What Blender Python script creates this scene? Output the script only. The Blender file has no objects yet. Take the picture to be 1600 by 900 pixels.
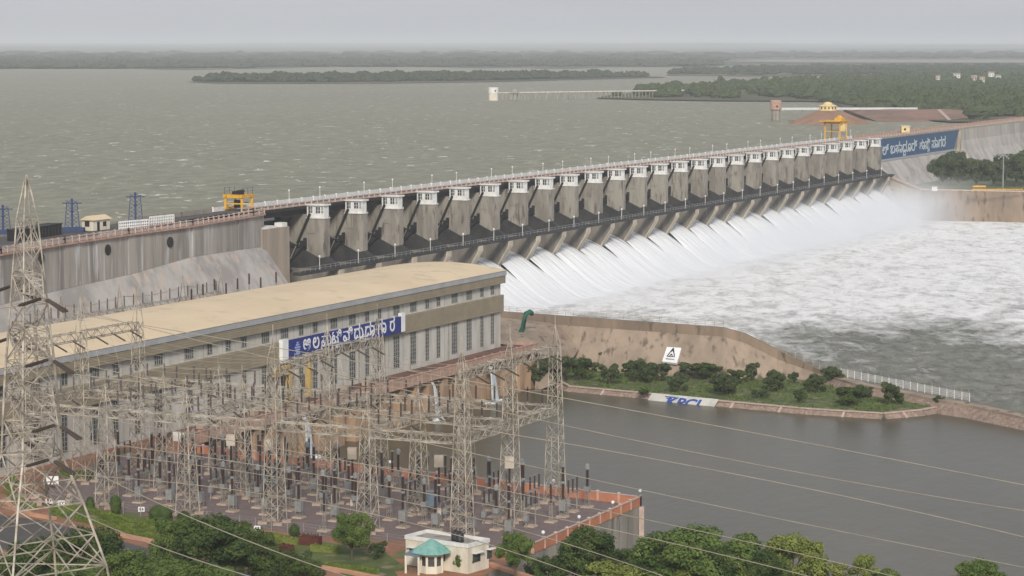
import bpy, bmesh, math, random
from mathutils import Vector, noise as mnoise
random.seed(7)
sc = bpy.context.scene
col = sc.collection
R = math.radians

# ------------------------------------------------------------------ camera
F = 3850.0; HC = 70.0
PITCH = math.atan(382 / F)
cd = bpy.data.cameras.new('camera'); cam = bpy.data.objects.new('camera', cd); col.objects.link(cam)
cd.sensor_width = 36; cd.lens = 36 * F / 1600; cd.clip_start = 1; cd.clip_end = 120000
cam.location = (0, 0, HC); cam.rotation_euler = (R(90) - PITCH, 0, 0)
sc.camera = cam
# ------------------------------------------------------------------ light
w = bpy.data.worlds.new('World'); sc.world = w; w.use_nodes = True
nt = w.node_tree; nt.nodes.clear()
sky = nt.nodes.new('ShaderNodeTexSky'); sky.sky_type = 'NISHITA'; sky.sun_disc = False
SUN_EL, SUN_AZ = R(30), R(178)          # azimuth clockwise from +Y: behind the camera
sky.sun_elevation = SUN_EL; sky.sun_rotation = SUN_AZ
sky.air_density = 1.0; sky.dust_density = 1.5; sky.ozone_density = 1.5
hs = nt.nodes.new('ShaderNodeHueSaturation'); hs.inputs['Saturation'].default_value = 0.42
bg = nt.nodes.new('ShaderNodeBackground'); bg.inputs[1].default_value = 0.13
wo = nt.nodes.new('ShaderNodeOutputWorld')
nt.links.new(sky.outputs[0], hs.inputs['Color']); cl = nt.nodes.new('ShaderNodeMix'); cl.data_type = 'RGBA'; cl.inputs['Factor'].default_value = 0.72      # thin even cloud cover over the clear sky

tc = nt.nodes.new('ShaderNodeTexCoord'); mpw = nt.nodes.new('ShaderNodeMapping'); mpw.inputs['Scale'].default_value = (1, 1, 6); nzw = nt.nodes.new('ShaderNodeTexNoise')
nzw.inputs['Scale'].default_value = 4; nzw.inputs['Detail'].default_value = 5; rw_ = nt.nodes.new('ShaderNodeMapRange'); rw_.inputs['From Min'].default_value = .35; rw_.inputs['From Max'].default_value = .65
cw = nt.nodes.new('ShaderNodeMix'); cw.data_type = 'RGBA'; cw.inputs['A'].default_value = (4.25, 4.4, 4.95, 1); cw.inputs['B'].default_value = (5.0, 5.12, 5.65, 1)
nt.links.new(tc.outputs['Generated'], mpw.inputs[0]); nt.links.new(mpw.outputs[0], nzw.inputs['Vector']); nt.links.new(nzw.outputs[0], rw_.inputs[0]); nt.links.new(rw_.outputs[0], cw.inputs['Factor']); nt.links.new(cw.outputs['Result'], cl.inputs['B'])
nt.links.new(hs.outputs[0], cl.inputs['A']); nt.links.new(cl.outputs['Result'], bg.inputs[0]); nt.links.new(bg.outputs[0], wo.inputs[0])
sd = bpy.data.lights.new('sun', 'SUN'); sd.energy = 3.2; sd.angle = R(10); sd.color = (1, 0.93, 0.82)
so = bpy.data.objects.new('sun', sd); col.objects.link(so)
sdir = Vector((math.sin(SUN_AZ) * math.cos(SUN_EL), math.cos(SUN_AZ) * math.cos(SUN_EL), math.sin(SUN_EL)))
so.rotation_euler = sdir.to_track_quat('Z', 'Y').to_euler()
sc.view_settings.view_transform = 'Standard'; sc.view_settings.look = 'None'
sc.view_settings.exposure = -0.15; sc.view_settings.gamma = 1
sc.cycles.max_bounces = 8; sc.cycles.volume_bounces = 4; sc.cycles.transparent_max_bounces = 12
sc.cycles.volume_max_steps = 128

# ------------------------------------------------------------------ geometry of the place
cp, sp = math.cos(PITCH), math.sin(PITCH)
def at(x, y, z):
    a = (x - 800) / F; b = (450 - y) / F
    d = Vector((a, cp + b * sp, -sp + b * cp))
    return Vector((0, 0, HC)) + d * ((z - HC) / d.z)
U = Vector(((2620 - 800), F * cp + 382 * sp, 0)).normalized()
V = Vector((U.y, -U.x, 0))
ZV = Vector((0, 0, 1))
O = at(515, 341, 26.7); O.z = 0
W0 = -3.6; WR = 26.0; G0 = 5.0
def P(u, v, z): return O + U * u + V * v + ZV * z
def u_at(x, v=0, z=26.7, o=None):
    o = O if o is None else o
    a = (x - 800) / F
    q = o + V * v
    # (q.x+u*U.x) = a*((q.y+u*U.y)*cp - (z-HC)*sp)
    return (a * (q.y * cp - (z - HC) * sp) - q.x) / (U.x - a * U.y * cp)
def uv(p, o=None):
    d = Vector(p) - (O if o is None else o)
    return d.x * U.x + d.y * U.y, d.x * V.x + d.y * V.y
ANG = math.atan2(U.y, U.x)

ORD = ['zeroth', 'first', 'second', 'third', 'fourth', 'fifth', 'sixth', 'seventh', 'eighth', 'ninth', 'tenth', 'eleventh', 'twelfth',
       'thirteenth', 'fourteenth', 'fifteenth', 'sixteenth', 'seventeenth', 'eighteenth', 'nineteenth', 'twentieth']
def od(n):
    if n <= 20: return ORD[n]
    return {2: 'twenty', 3: 'thirty', 4: 'forty', 5: 'fifty'}[n // 10] + ('-' + ORD[n % 10] if n % 10 else '') if n % 10 else \
        {3: 'thirtieth', 4: 'fortieth'}[n // 10]

# ------------------------------------------------------------------ materials
def mat(name, c, rough=0.85, c2=None, scale=0.5, stretch=(1, 1, 1), amt=1.0, lo=0.4, hi=0.6, c3=None, metal=0, bump=0, spec=0.3, detail=5, sc3=3):
    m = bpy.data.materials.new(name); m.use_nodes = True
    n = m.node_tree.nodes; L = m.node_tree.links; b = n['Principled BSDF']
    b.inputs['Roughness'].default_value = rough; b.inputs['Metallic'].default_value = metal
    b.inputs['Specular IOR Level'].default_value = spec
    b.inputs['Base Color'].default_value = (*c, 1)
    if c2 is None: c2 = tuple(x * 0.82 for x in c)
    g = n.new('ShaderNodeNewGeometry'); mp = n.new('ShaderNodeMapping'); mp.inputs['Scale'].default_value = stretch
    L.new(g.outputs['Position'], mp.inputs['Vector'])
    t = n.new('ShaderNodeTexNoise'); t.inputs['Scale'].default_value = scale; t.inputs['Detail'].default_value = detail; t.inputs['Roughness'].default_value = 0.65
    L.new(mp.outputs[0], t.inputs['Vector'])
    r = n.new('ShaderNodeMapRange'); r.inputs['From Min'].default_value = lo; r.inputs['From Max'].default_value = hi; r.inputs['To Max'].default_value = amt
    L.new(t.outputs[0], r.inputs[0])
    mx = n.new('ShaderNodeMix'); mx.data_type = 'RGBA'; mx.inputs['A'].default_value = (*c, 1); mx.inputs['B'].default_value = (*c2, 1)
    L.new(r.outputs[0], mx.inputs['Factor']); out = mx.outputs['Result']
    if c3 is not None:
        t3 = n.new('ShaderNodeTexNoise'); t3.inputs['Scale'].default_value = scale * sc3; t3.inputs['Detail'].default_value = 4
        mp3 = n.new('ShaderNodeMapping'); mp3.inputs['Scale'].default_value = stretch; mp3.inputs['Location'].default_value = (31, 7, 3)
        L.new(g.outputs['Position'], mp3.inputs['Vector']); L.new(mp3.outputs[0], t3.inputs['Vector'])
        r3 = n.new('ShaderNodeMapRange'); r3.inputs['From Min'].default_value = 0.56; r3.inputs['From Max'].default_value = 0.68
        L.new(t3.outputs[0], r3.inputs[0])
        m3 = n.new('ShaderNodeMix'); m3.data_type = 'RGBA'; m3.inputs['B'].default_value = (*c3, 1)
        L.new(out, m3.inputs['A']); L.new(r3.outputs[0], m3.inputs['Factor']); out = m3.outputs['Result']
    L.new(out, b.inputs['Base Color'])
    if bump:
        bp = n.new('ShaderNodeBump'); bp.inputs['Strength'].default_value = bump; bp.inputs['Distance'].default_value = 0.3
        L.new(t.outputs[0], bp.inputs['Height']); L.new(bp.outputs[0], b.inputs['Normal'])
    return m
M = {}
M['concrete'] = mat('concrete', (.34, .31, .27), c2=(.24, .22, .195), scale=.35, stretch=(1, 1, .12), c3=(.16, .15, .135), sc3=2.2)
M['pier'] = mat('pier_concrete', (.33, .305, .265), c2=(.21, .19, .165), scale=.3, stretch=(1, 1, .22), c3=(.12, .11, .095), sc3=3)
M['nose_shaded'] = mat('shaded_nose_concrete', (.225, .205, .175), c2=(.14, .13, .115), scale=.3, stretch=(1, 1, .2))  # nose concrete darkened: shade on the sides is put into the colour
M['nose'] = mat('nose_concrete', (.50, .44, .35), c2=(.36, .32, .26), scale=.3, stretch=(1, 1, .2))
M['stained'] = mat('stained_shaded_concrete', (.028, .028, .03), c2=(.05, .048, .048), scale=.3, rough=.8)  # dark staining; on the bridge girders it also paints in underside shade
M['damface'] = mat('dam_face_concrete', (.40, .375, .335), c2=(.25, .235, .21), scale=.33, stretch=(.7, .7, .075), c3=(.52, .52, .52), sc3=2.6, lo=.42, hi=.62)
M['damslope'] = mat('dam_slope_concrete', (.47, .445, .42), c2=(.32, .30, .285), scale=.22, stretch=(1, .6, .1), c3=(.5, .42, .36), sc3=2.2)
M['abut'] = mat('abutment_concrete', (.40, .33, .26), c2=(.30, .26, .215), scale=.3, stretch=(1, 1, .15))
M['brownwall'] = mat('brown_wall_concrete', (.30, .225, .165), c2=(.21, .165, .125), scale=.12, stretch=(1, 1, .3), c3=(.12, .10, .085), sc3=5)
M['wallslope'] = mat('earthy_slope', (.37, .29, .22), c2=(.27, .21, .16), scale=.18, c3=(.15, .115, .085), sc3=3.6, bump=.4, stretch=(1, .6, .3))
M['road'] = mat('asphalt', (.10, .095, .09), scale=.4)
M['pink'] = mat('pink_paint', (.50, .32, .25), c2=(.38, .25, .20), scale=.8)
M['palepink'] = mat('pale_pink_paint', (.55, .42, .36), c2=(.42, .33, .29), scale=.8)
M['orange'] = mat('orange_brick_paint', (.56, .22, .125), c2=(.45, .19, .12), scale=.5)
M['white'] = mat('white_paint', (.78, .78, .76), c2=(.65, .65, .63), scale=.9)
M['cream'] = mat('cream_paint', (.74, .69, .58), c2=(.60, .55, .45), scale=.5, stretch=(1, 1, .3))
M['cladwhite'] = mat('pale_cladding', (.60, .585, .54), c2=(.47, .455, .415), scale=.3, stretch=(1, 1, .3))
M['cladtan'] = mat('tan_cladding', (.33, .285, .205), c2=(.285, .245, .175), scale=.3)
M['fascia'] = mat('grey_fascia', (.42, .43, .45), c2=(.36, .37, .39), scale=.3)
M['roof'] = mat('tan_roof', (.72, .585, .40), c2=(.66, .53, .355), scale=.05, c3=(.60, .485, .33), sc3=5, stretch=(1, 1, 1))
M['glass'] = mat('dark_glass', (.045, .05, .055), rough=.25, spec=.5, c2=(.09, .10, .11), scale=.8)
M['frame'] = mat('window_frame', (.33, .33, .31))
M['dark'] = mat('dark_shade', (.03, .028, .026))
M['black'] = mat('black_metal', (.02, .02, .022), rough=.6)
M['steel'] = mat('galvanised_steel', (.54, .49, .41), c2=(.26, .23, .185), scale=.6, rough=.55, metal=.2)
M['steeld'] = mat('weathered_steel', (.25, .235, .21), c2=(.36, .33, .29), scale=.7, rough=.6, metal=.2)
M['insul'] = mat('brown_porcelain', (.055, .03, .024), rough=.3, c2=(.04, .025, .022), spec=.5)
M['insulator_dark'] = mat('dark_discs', (.10, .075, .06), rough=.4, c2=(.07, .055, .045))
M['grey'] = mat('grey_paint', (.27, .28, .28), c2=(.21, .22, .22), rough=.5)
M['bluegrey'] = mat('blue_grey_paint', (.16, .22, .27), c2=(.13, .18, .23), rough=.5)
M['boxbeige'] = mat('beige_box_paint', (.55, .48, .40))
M['pad'] = mat('pale_footing', (.46, .36, .28), c2=(.36, .28, .22), scale=1)
M['gravel'] = mat('gravel', (.20, .155, .148), c2=(.16, .125, .122), scale=.9, c3=(.23, .175, .16), sc3=4, rough=.95)
M['redearth'] = mat('red_earth', (.34, .165, .10), c2=(.25, .13, .085), scale=.25, c3=(.13, .15, .06), sc3=.8, rough=1)
M['deckfloor'] = mat('deck_floor', (.20, .10, .075), c2=(.12, .075, .06), scale=.2)
M['pillar'] = mat('pillar_paint', (.45, .30, .19), c2=(.30, .21, .15), scale=.4, stretch=(1, 1, .3))
M['kerb'] = mat('terracotta_kerb', (.55, .30, .19))
M['yellow'] = mat('yellow_paint', (.72, .40, .04), c2=(.60, .33, .04))
M['ochre'] = mat('ochre_paint', (.52, .36, .12), c2=(.42, .29, .10))
M['yellowp'] = mat('pale_yellow_paint', (.78, .62, .30))
M['bluetower'] = mat('dark_blue_paint', (.05, .075, .17))
M['signblue'] = mat('sign_blue', (.020, .035, .23), c2=(.018, .032, .20), rough=.5)
M['signblue2'] = mat('faded_sign_blue', (.03, .085, .20), c2=(.035, .10, .20), scale=.4, rough=.6)
M['letter'] = mat('sign_white', (.85, .86, .86), c2=(.75, .76, .78))
M['letter2'] = mat('faded_sign_white', (.62, .68, .72))
M['letblue'] = mat('letter_blue', (.04, .09, .36))
M['emblem'] = mat('emblem_pale_blue', (.35, .45, .75))
M['teal'] = mat('teal_roof_sheet', (.15, .36, .32), c2=(.25, .44, .40), scale=.9)
M['green'] = mat('green_paint', (.03, .14, .10))
M['tank'] = mat('black_tank', (.03, .03, .035), rough=.4)
M['wire'] = mat('cable_metal', (.44, .39, .30), rough=.5, metal=.2)
M['stone'] = mat('stone_pitching', (.33, .24, .19), c2=(.22, .165, .135), scale=.9, c3=(.42, .32, .26), sc3=2, bump=.6)
M['grass'] = mat('grass_ground', (.115, .145, .045), c2=(.075, .10, .035), scale=.22, c3=(.25, .20, .12), sc3=1.6, rough=1)
M['land'] = mat('far_land', (.055, .065, .04), c2=(.11, .10, .065), scale=.0035, c3=(.20, .14, .10), sc3=3, rough=1, stretch=(1, .35, 1))
M['landnear'] = mat('near_land', (.075, .085, .04), c2=(.12, .105, .06), scale=.012, c3=(.20, .135, .10), sc3=1.8, rough=1)
M['redland'] = mat('red_bank', (.30, .175, .13), c2=(.21, .135, .10), scale=.05, c3=(.12, .12, .06), sc3=2, rough=1)
M['mound'] = mat('mound_earth', (.32, .185, .12), c2=(.25, .15, .10), scale=.1, rough=1)
M['trunk'] = mat('bark', (.12, .085, .055))
M['waterfall'] = mat('falling_water', (.62, .66, .70), c2=(.45, .49, .52), scale=1.5, stretch=(1, 1, .15), rough=.5)

def leafmat(name, c, c2):
    m = mat(name, c, rough=.75, c2=c2, scale=.45, lo=.38, hi=.62, spec=.2, detail=3)
    n = m.node_tree.nodes; L = m.node_tree.links; b = n['Principled BSDF']
    tr = n.new('ShaderNodeBsdfTranslucent'); tr.inputs[0].default_value = (c2[0] * 1.2, c2[1] * 1.3, c2[2], 1)
    mx = n.new('ShaderNodeMixShader'); mx.inputs[0].default_value = .2
    L.new(b.outputs[0], mx.inputs[1]); L.new(tr.outputs[0], mx.inputs[2]); L.new(mx.outputs[0], n['Material Output'].inputs[0])
    return m
M['leafdark'] = leafmat('dark_leaves', (.038, .07, .02), (.10, .14, .035))
M['leafmid'] = leafmat('mid_leaves', (.08, .135, .03), (.16, .215, .055))
M['leaflight'] = leafmat('light_leaves', (.16, .20, .04), (.26, .29, .075))
M['leafolive'] = leafmat('olive_leaves', (.055, .085, .03), (.10, .125, .05))
M['hedge'] = leafmat('hedge_leaves', (.13, .18, .03), (.20, .25, .05))
M['redleaf'] = leafmat('red_leaves', (.12, .04, .03), (.16, .06, .04))
M['palewood'] = leafmat('pale_wood_leaves', (.06, .085, .035), (.10, .12, .055))
M['farleaf'] = leafmat('far_leaves', (.035, .05, .025), (.07, .085, .04))

def water_mat(name, kind):
    m = bpy.data.materials.new(name); m.use_nodes = True
    n = m.node_tree.nodes; L = m.node_tree.links; b = n['Principled BSDF']
    g = n.new('ShaderNodeNewGeometry')
    def tex(scale, stretch, rot=0, detail=6, rough=.6, dist=0):
        mp = n.new('ShaderNodeMapping'); mp.inputs['Rotation'].default_value = (0, 0, rot); mp.inputs['Scale'].default_value = stretch
        # rotate first, stretch after: two nodes
        mp.inputs['Scale'].default_value = (1, 1, 1)
        mp2 = n.new('ShaderNodeMapping'); mp2.inputs['Scale'].default_value = stretch
        L.new(g.outputs['Position'], mp.inputs[0]); L.new(mp.outputs[0], mp2.inputs[0])
        t = n.new('ShaderNodeTexNoise'); t.inputs['Scale'].default_value = scale; t.inputs['Detail'].default_value = detail
        t.inputs['Roughness'].default_value = rough; t.inputs['Distortion'].default_value = dist
        L.new(mp2.outputs[0], t.inputs['Vector']); return t.outputs[0]
    def rng(x, a, b_, c=0, d=1):
        r = n.new('ShaderNodeMapRange'); L.new(x, r.inputs[0])
        for k, v_ in zip(('From Min', 'From Max', 'To Min', 'To Max'), (a, b_, c, d)): r.inputs[k].default_value = v_
        return r.outputs[0]
    def mix(f, a, b_):
        x = n.new('ShaderNodeMix'); x.data_type = 'RGBA'; L.new(f, x.inputs['Factor'])
        for k, v_ in (('A', a), ('B', b_)):
            if isinstance(v_, tuple): x.inputs[k].default_value = (*v_, 1)
            else: L.new(v_, x.inputs[k])
        return x.outputs['Result']
    def mth(op, a, b_=None):
        x = n.new('ShaderNodeMath'); x.operation = op
        for i, v_ in enumerate((a, b_)):
            if v_ is None: continue
            if isinstance(v_, (int, float)): x.inputs[i].default_value = v_
            else: L.new(v_, x.inputs[i])
        return x.outputs[0]
    if kind == 'reservoir':
        big = tex(.004, (1, 1, 1), 0, 4)
        base = mix(rng(big, .35, .65), (.155, .144, .078), (.182, .17, .095))
        wv = tex(.24, (.8, .5, 1), .2, 5, .65)
        base = mix(rng(wv, .42, .66), base, (.27, .255, .15))
        cap = tex(.20, (.9, .45, 1), .2, 5, .70, .2)
        patch = tex(.02, (1, 1, 1), 0, 2)
        f = mth('MULTIPLY', rng(cap, .622, .65), rng(patch, .34, .5))
        colr = mix(f, base, (.8, .8, .74))
        L.new(colr, b.inputs['Base Color'])
        rr = rng(f, 0, 1, .42, .9); L.new(rr, b.inputs['Roughness'])
        bp = n.new('ShaderNodeBump'); bp.inputs['Strength'].default_value = .7; bp.inputs['Distance'].default_value = .8
        L.new(wv, bp.inputs['Height']); L.new(bp.outputs[0], b.inputs['Normal'])
        b.inputs['Specular IOR Level'].default_value = .18
    else:
        # foam: strong at the foot of the chutes, breaking up downstream. v = distance downstream, u = along the dam
        def dot(vec, off):
            vm = n.new('ShaderNodeVectorMath'); vm.operation = 'DOT_PRODUCT'; L.new(g.outputs['Position'], vm.inputs[0]); vm.inputs[1].default_value = vec
            return mth('ADD', vm.outputs['Value'], off)
        vd = dot(tuple(V), -O.dot(V)); ud = dot(tuple(U), -O.dot(U))
        # only beyond the divide wall: the wall runs roughly along a line in the world
        a0 = at(785, 490, W0); a1 = at(1515, 632, W0); dd = (a1 - a0).normalized(); nn = Vector((-dd.y, dd.x, 0))
        side = dot(tuple(nn), -a0.dot(nn))
        sidem = rng(side, -2, 6)
        streak = tex(.06, (1, .5, 1), 0.05, 8, .70, .9)
        fine = tex(.26, (1, .45, 1), 0.05, 5, .7, .8)
        blot = tex(.014, (1, .38, 1), 0.1, 5, .65, .9)
        lvl = rng(vd, 20, 215, .28, -.17)
        side2 = rng(side, 5, 120, -.15, .13)
        s_ = mth('ADD', mth('MULTIPLY', streak, .55), mth('MULTIPLY', fine, .30))
        s_ = mth('ADD', s_, mth('MULTIPLY', blot, .75))
        s_ = mth('ADD', mth('ADD', s_, lvl), side2)
        foam = rng(s_, .72, .93); 
        foam = mth('MULTIPLY', foam, sidem)
        calm = mix(rng(tex(.02, (1, .4, 1), .1, 4), .35, .65), (.078, .068, .042), (.104, .092, .058))
        turb = mix(rng(fine, .35, .65), (.115, .115, .088), (.27, .265, .22))
        bs = mix(sidem, calm, turb)
        fcol = mix(rng(mth('ADD', mth('MULTIPLY', tex(.12, (1, .5, 1), .05, 7, .72, .9), .6), mth('MULTIPLY', tex(.4, (1, .5, 1), .05, 4, .7), .4)), .38, .52), (.55, .55, .52), (.92, .92, .91))
        colr = mix(foam, bs, fcol)
        L.new(colr, b.inputs['Base Color'])
        rg = n.new('ShaderNodeMath'); rg.operation = 'MAXIMUM'
        L.new(rng(foam, 0, 1, .0, .9), rg.inputs[0]); L.new(rng(sidem, 0, 1, .28, .5), rg.inputs[1]); L.new(rg.outputs[0], b.inputs['Roughness'])
        hgt = mth('ADD', mth('MULTIPLY', mth('MULTIPLY', mth('ADD', streak, fine), sidem), 1.6), mth('MULTIPLY', tex(.35, (1, .5, 1), .2, 3), .16))
        bp = n.new('ShaderNodeBump'); bp.inputs['Strength'].default_value = .8; bp.inputs['Distance'].default_value = 1.0
        L.new(hgt, bp.inputs['Height']); L.new(bp.outputs[0], b.inputs['Normal'])
        b.inputs['Specular IOR Level'].default_value = .13
    return m
M['reservoir'] = water_mat('reservoir_water', 'reservoir')
M['tail'] = water_mat('river_water', 'tail')

def chute_mat():
    m = bpy.data.materials.new('rushing_water'); m.use_nodes = True
    n = m.node_tree.nodes; L = m.node_tree.links; b = n['Principled BSDF']
    uvn = n.new('ShaderNodeAttribute'); uvn.attribute_name = 'flow'
    mp = n.new('ShaderNodeMapping'); mp.inputs['Scale'].default_value = (1.5, .045, 1)
    oi = n.new('ShaderNodeObjectInfo')
    L.new(uvn.outputs['Vector'], mp.inputs[0])
    cmb = n.new('ShaderNodeCombineXYZ'); mlt = n.new('ShaderNodeMath'); mlt.operation = 'MULTIPLY'; mlt.inputs[1].default_value = 90
    L.new(oi.outputs['Random'], mlt.inputs[0]); L.new(mlt.outputs[0], cmb.inputs[2])
    ad = n.new('ShaderNodeVectorMath'); ad.operation = 'ADD'; L.new(mp.outputs[0], ad.inputs[0]); L.new(cmb.outputs[0], ad.inputs[1])
    t = n.new('ShaderNodeTexNoise'); t.inputs['Scale'].default_value = 1.0; t.inputs['Detail'].default_value = 6; t.inputs['Roughness'].default_value = .6
    L.new(ad.outputs[0], t.inputs['Vector'])
    sep = n.new('ShaderNodeSeparateXYZ'); L.new(uvn.outputs['Vector'], sep.inputs[0])
    r1 = n.new('ShaderNodeMapRange'); r1.inputs['From Min'].default_value = 0; r1.inputs['From Max'].default_value = 16; r1.inputs['To Min'].default_value = -.12; r1.inputs['To Max'].default_value = .30
    L.new(sep.outputs['Y'], r1.inputs[0])
    a = n.new('ShaderNodeMath'); a.operation = 'ADD'; L.new(t.outputs[0], a.inputs[0]); L.new(r1.outputs[0], a.inputs[1])
    r = n.new('ShaderNodeMapRange'); r.inputs['From Min'].default_value = .42; r.inputs['From Max'].default_value = .64; L.new(a.outputs[0], r.inputs[0])
    mx = n.new('ShaderNodeMix'); mx.data_type = 'RGBA'; mx.inputs['A'].default_value = (.20, .21, .21, 1); mx.inputs['B'].default_value = (.88, .90, .92, 1)
    L.new(r.outputs[0], mx.inputs['Factor']); L.new(mx.outputs['Result'], b.inputs['Base Color'])
    b.inputs['Roughness'].default_value = .55
    bp = n.new('ShaderNodeBump'); bp.inputs['Strength'].default_value = .8; bp.inputs['Distance'].default_value = .6
    L.new(t.outputs[0], bp.inputs['Height']); L.new(bp.outputs[0], b.inputs['Normal'])
    return m
M['chute'] = chute_mat()

# ------------------------------------------------------------------ builders
def tag(o, label=None, cat=None, group=None, kind=None):
    if label: o['label'] = label
    if cat: o['category'] = cat
    if group: o['group'] = group
    if kind: o['kind'] = kind
    return o
def T(name, label, cat, loc=(0, 0, 0), group=None, rz=0):
    o = bpy.data.objects.new(name, None); col.objects.link(o); o.location = loc; o.rotation_euler = (0, 0, rz); o.empty_display_size = .1
    return tag(o, label, cat, group)
class MB:
    def __init__(s): s.v = []; s.f = []; s.marks = []
    def face(s, pts):
        k = len(s.v); s.v += [tuple(p) for p in pts]; s.f.append(tuple(range(k, k + len(pts)))); return s
    def prism(s, base, top):
        n = len(base); k = len(s.v); s.marks.append(k); s.v += [tuple(p) for p in base] + [tuple(p) for p in top]
        s.f.append(tuple(range(k + n - 1, k - 1, -1))); s.f.append(tuple(range(k + n, k + 2 * n)))
        for i in range(n):
            j = (i + 1) % n; s.f.append((k + i, k + j, k + n + j, k + n + i))
        return s
    def fbox(s, o, a, b, c):   # corner + three edge vectors
        o, a, b, c = map(Vector, (o, a, b, c))
        return s.prism([o, o + a, o + a + b, o + b], [o + c, o + a + c, o + a + b + c, o + b + c])
    def box(s, x0, x1, y0, y1, z0, z1):
        return s.fbox((x0, y0, z0), (x1 - x0, 0, 0), (0, y1 - y0, 0), (0, 0, z1 - z0))
    def ubox(s, u0, u1, v0, v1, z0, z1):   # in the dam's frame, world coordinates
        return s.fbox(P(u0, v0, z0), U * (u1 - u0), V * (v1 - v0), ZV * (z1 - z0))
    def bar(s, p, q, w_, h_=None):
        p, q = Vector(p), Vector(q); d = q - p
        if d.length < 1e-6: return s
        d.normalize(); r = d.cross(ZV)
        if r.length < 1e-3: r = Vector((1, 0, 0)).cross(d)
        r.normalize(); t = r.cross(d); h_ = h_ or w_
        r = r * w_ / 2; t = t * h_ / 2
        return s.prism([p - r - t, p + r - t, p + r + t, p - r + t], [q - r - t, q + r - t, q + r + t, q - r + t])
    def tube(s, p, q, r0, r1=None, n=8):
        p, q = Vector(p), Vector(q); d = (q - p).normalized(); r1 = r0 if r1 is None else r1
        a = d.cross(ZV)
        if a.length < 1e-3: a = Vector((1, 0, 0))
        a.normalize(); b = d.cross(a)
        c = [(math.cos(2 * math.pi * i / n), math.sin(2 * math.pi * i / n)) for i in range(n)]
        return s.prism([p + (a * x + b * y) * r0 for x, y in c], [q + (a * x + b * y) * r1 for x, y in c])
    def lathe(s, prof, c=(0, 0, 0), n=10):
        k = len(s.v); s.marks.append(k); m = len(prof)
        for r, z in prof:
            for i in range(n):
                a = 2 * math.pi * i / n; s.v.append((c[0] + r * math.cos(a), c[1] + r * math.sin(a), c[2] + z))
        for j in range(m - 1):
            for i in range(n):
                i2 = (i + 1) % n; s.f.append((k + j * n + i, k + j * n + i2, k + (j + 1) * n + i2, k + (j + 1) * n + i))
        s.f.append(tuple(k + i for i in range(n - 1, -1, -1))); s.f.append(tuple(k + (m - 1) * n + i for i in range(n)))
        return s
    def path(s, pts, r, n=5):
        k = len(s.v); pts = [Vector(p) for p in pts]
        for i, p in enumerate(pts):
            d = (pts[min(i + 1, len(pts) - 1)] - pts[max(i - 1, 0)]).normalized(); a = d.cross(ZV)
            if a.length < 1e-3: a = Vector((1, 0, 0))
            a.normalize(); b = d.cross(a)
            for j in range(n):
                t = 2 * math.pi * j / n; s.v.append(tuple(p + (a * math.cos(t) + b * math.sin(t)) * r))
        for i in range(len(pts) - 1):
            for j in range(n):
                j2 = (j + 1) % n; s.f.append((k + i * n + j, k + i * n + j2, k + (i + 1) * n + j2, k + (i + 1) * n + j))
        return s
    def build(s, name, m, parent=None, origin=None, smooth=False):
        o0 = Vector(origin) if origin is not None else (parent_world(parent) if parent is not None else Vector((0, 0, 0)))
        me = bpy.data.meshes.new(name)
        me.from_pydata([(x - o0.x, y - o0.y, z - o0.z) for x, y, z in s.v], [], s.f)
        me.materials.append(m)
        if smooth: me.polygons.foreach_set('use_smooth', [True] * len(me.polygons))
        me.update()
        o = bpy.data.objects.new(name, me); col.objects.link(o)
        if parent is not None: o.parent = parent
        elif origin is not None: o.location = origin
        return o
def build_split(mb, name, m, parent):   # one object per primitive that went into the builder
    ks = mb.marks + [len(mb.v)]; out = []
    for a, b in zip(ks, ks[1:]):
        if b > a:
            q = MB(); q.v = mb.v[a:b]; q.f = [tuple(i - a for i in f) for f in mb.f if a <= f[0] < b]; out.append(q.build(name, m, parent))
    return out
def parent_world(o):
    p = Vector((0, 0, 0))
    while o is not None: p += o.location; o = o.parent
    return p
def children(o): return [c for c in bpy.data.objects if c.parent is o]
def tree_of(o): return (o, [tree_of(c) for c in children(o)])
def copy_tree(tr, parent=None):
    o, ch = tr; c = o.copy(); col.objects.link(c); c.parent = parent
    for t in ch: copy_tree(t, c)
    return c
def struct(o): o['kind'] = 'structure'; return o

BOLD = .012
def text_into(mb, s, org, dx, dy, size, depth=.08):
    """letters of a string as solid shapes on a plane; returns the width"""
    c = bpy.data.curves.new('glyphs', 'FONT'); c.body = s; c.size = 1; c.extrude = depth / size / 2; c.resolution_u = 3; c.offset = BOLD
    o = bpy.data.objects.new('glyphs', c); col.objects.link(o)
    dg = bpy.context.evaluated_depsgraph_get(); me = bpy.data.meshes.new_from_object(o.evaluated_get(dg))
    dz = dx.cross(dy); k = len(mb.v); xs = [v.co.x for v in me.vertices] or [0]; x0 = min(xs)
    for v in me.vertices: mb.v.append(tuple(org + dx * (v.co.x - x0) * size + dy * v.co.y * size + dz * v.co.z * size))
    for p in me.polygons: mb.f.append(tuple(k + i for i in p.vertices))
    wd = (max(xs) - x0) * size
    bpy.data.objects.remove(o); bpy.data.curves.remove(c); bpy.data.meshes.remove(me)
    return wd
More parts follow.
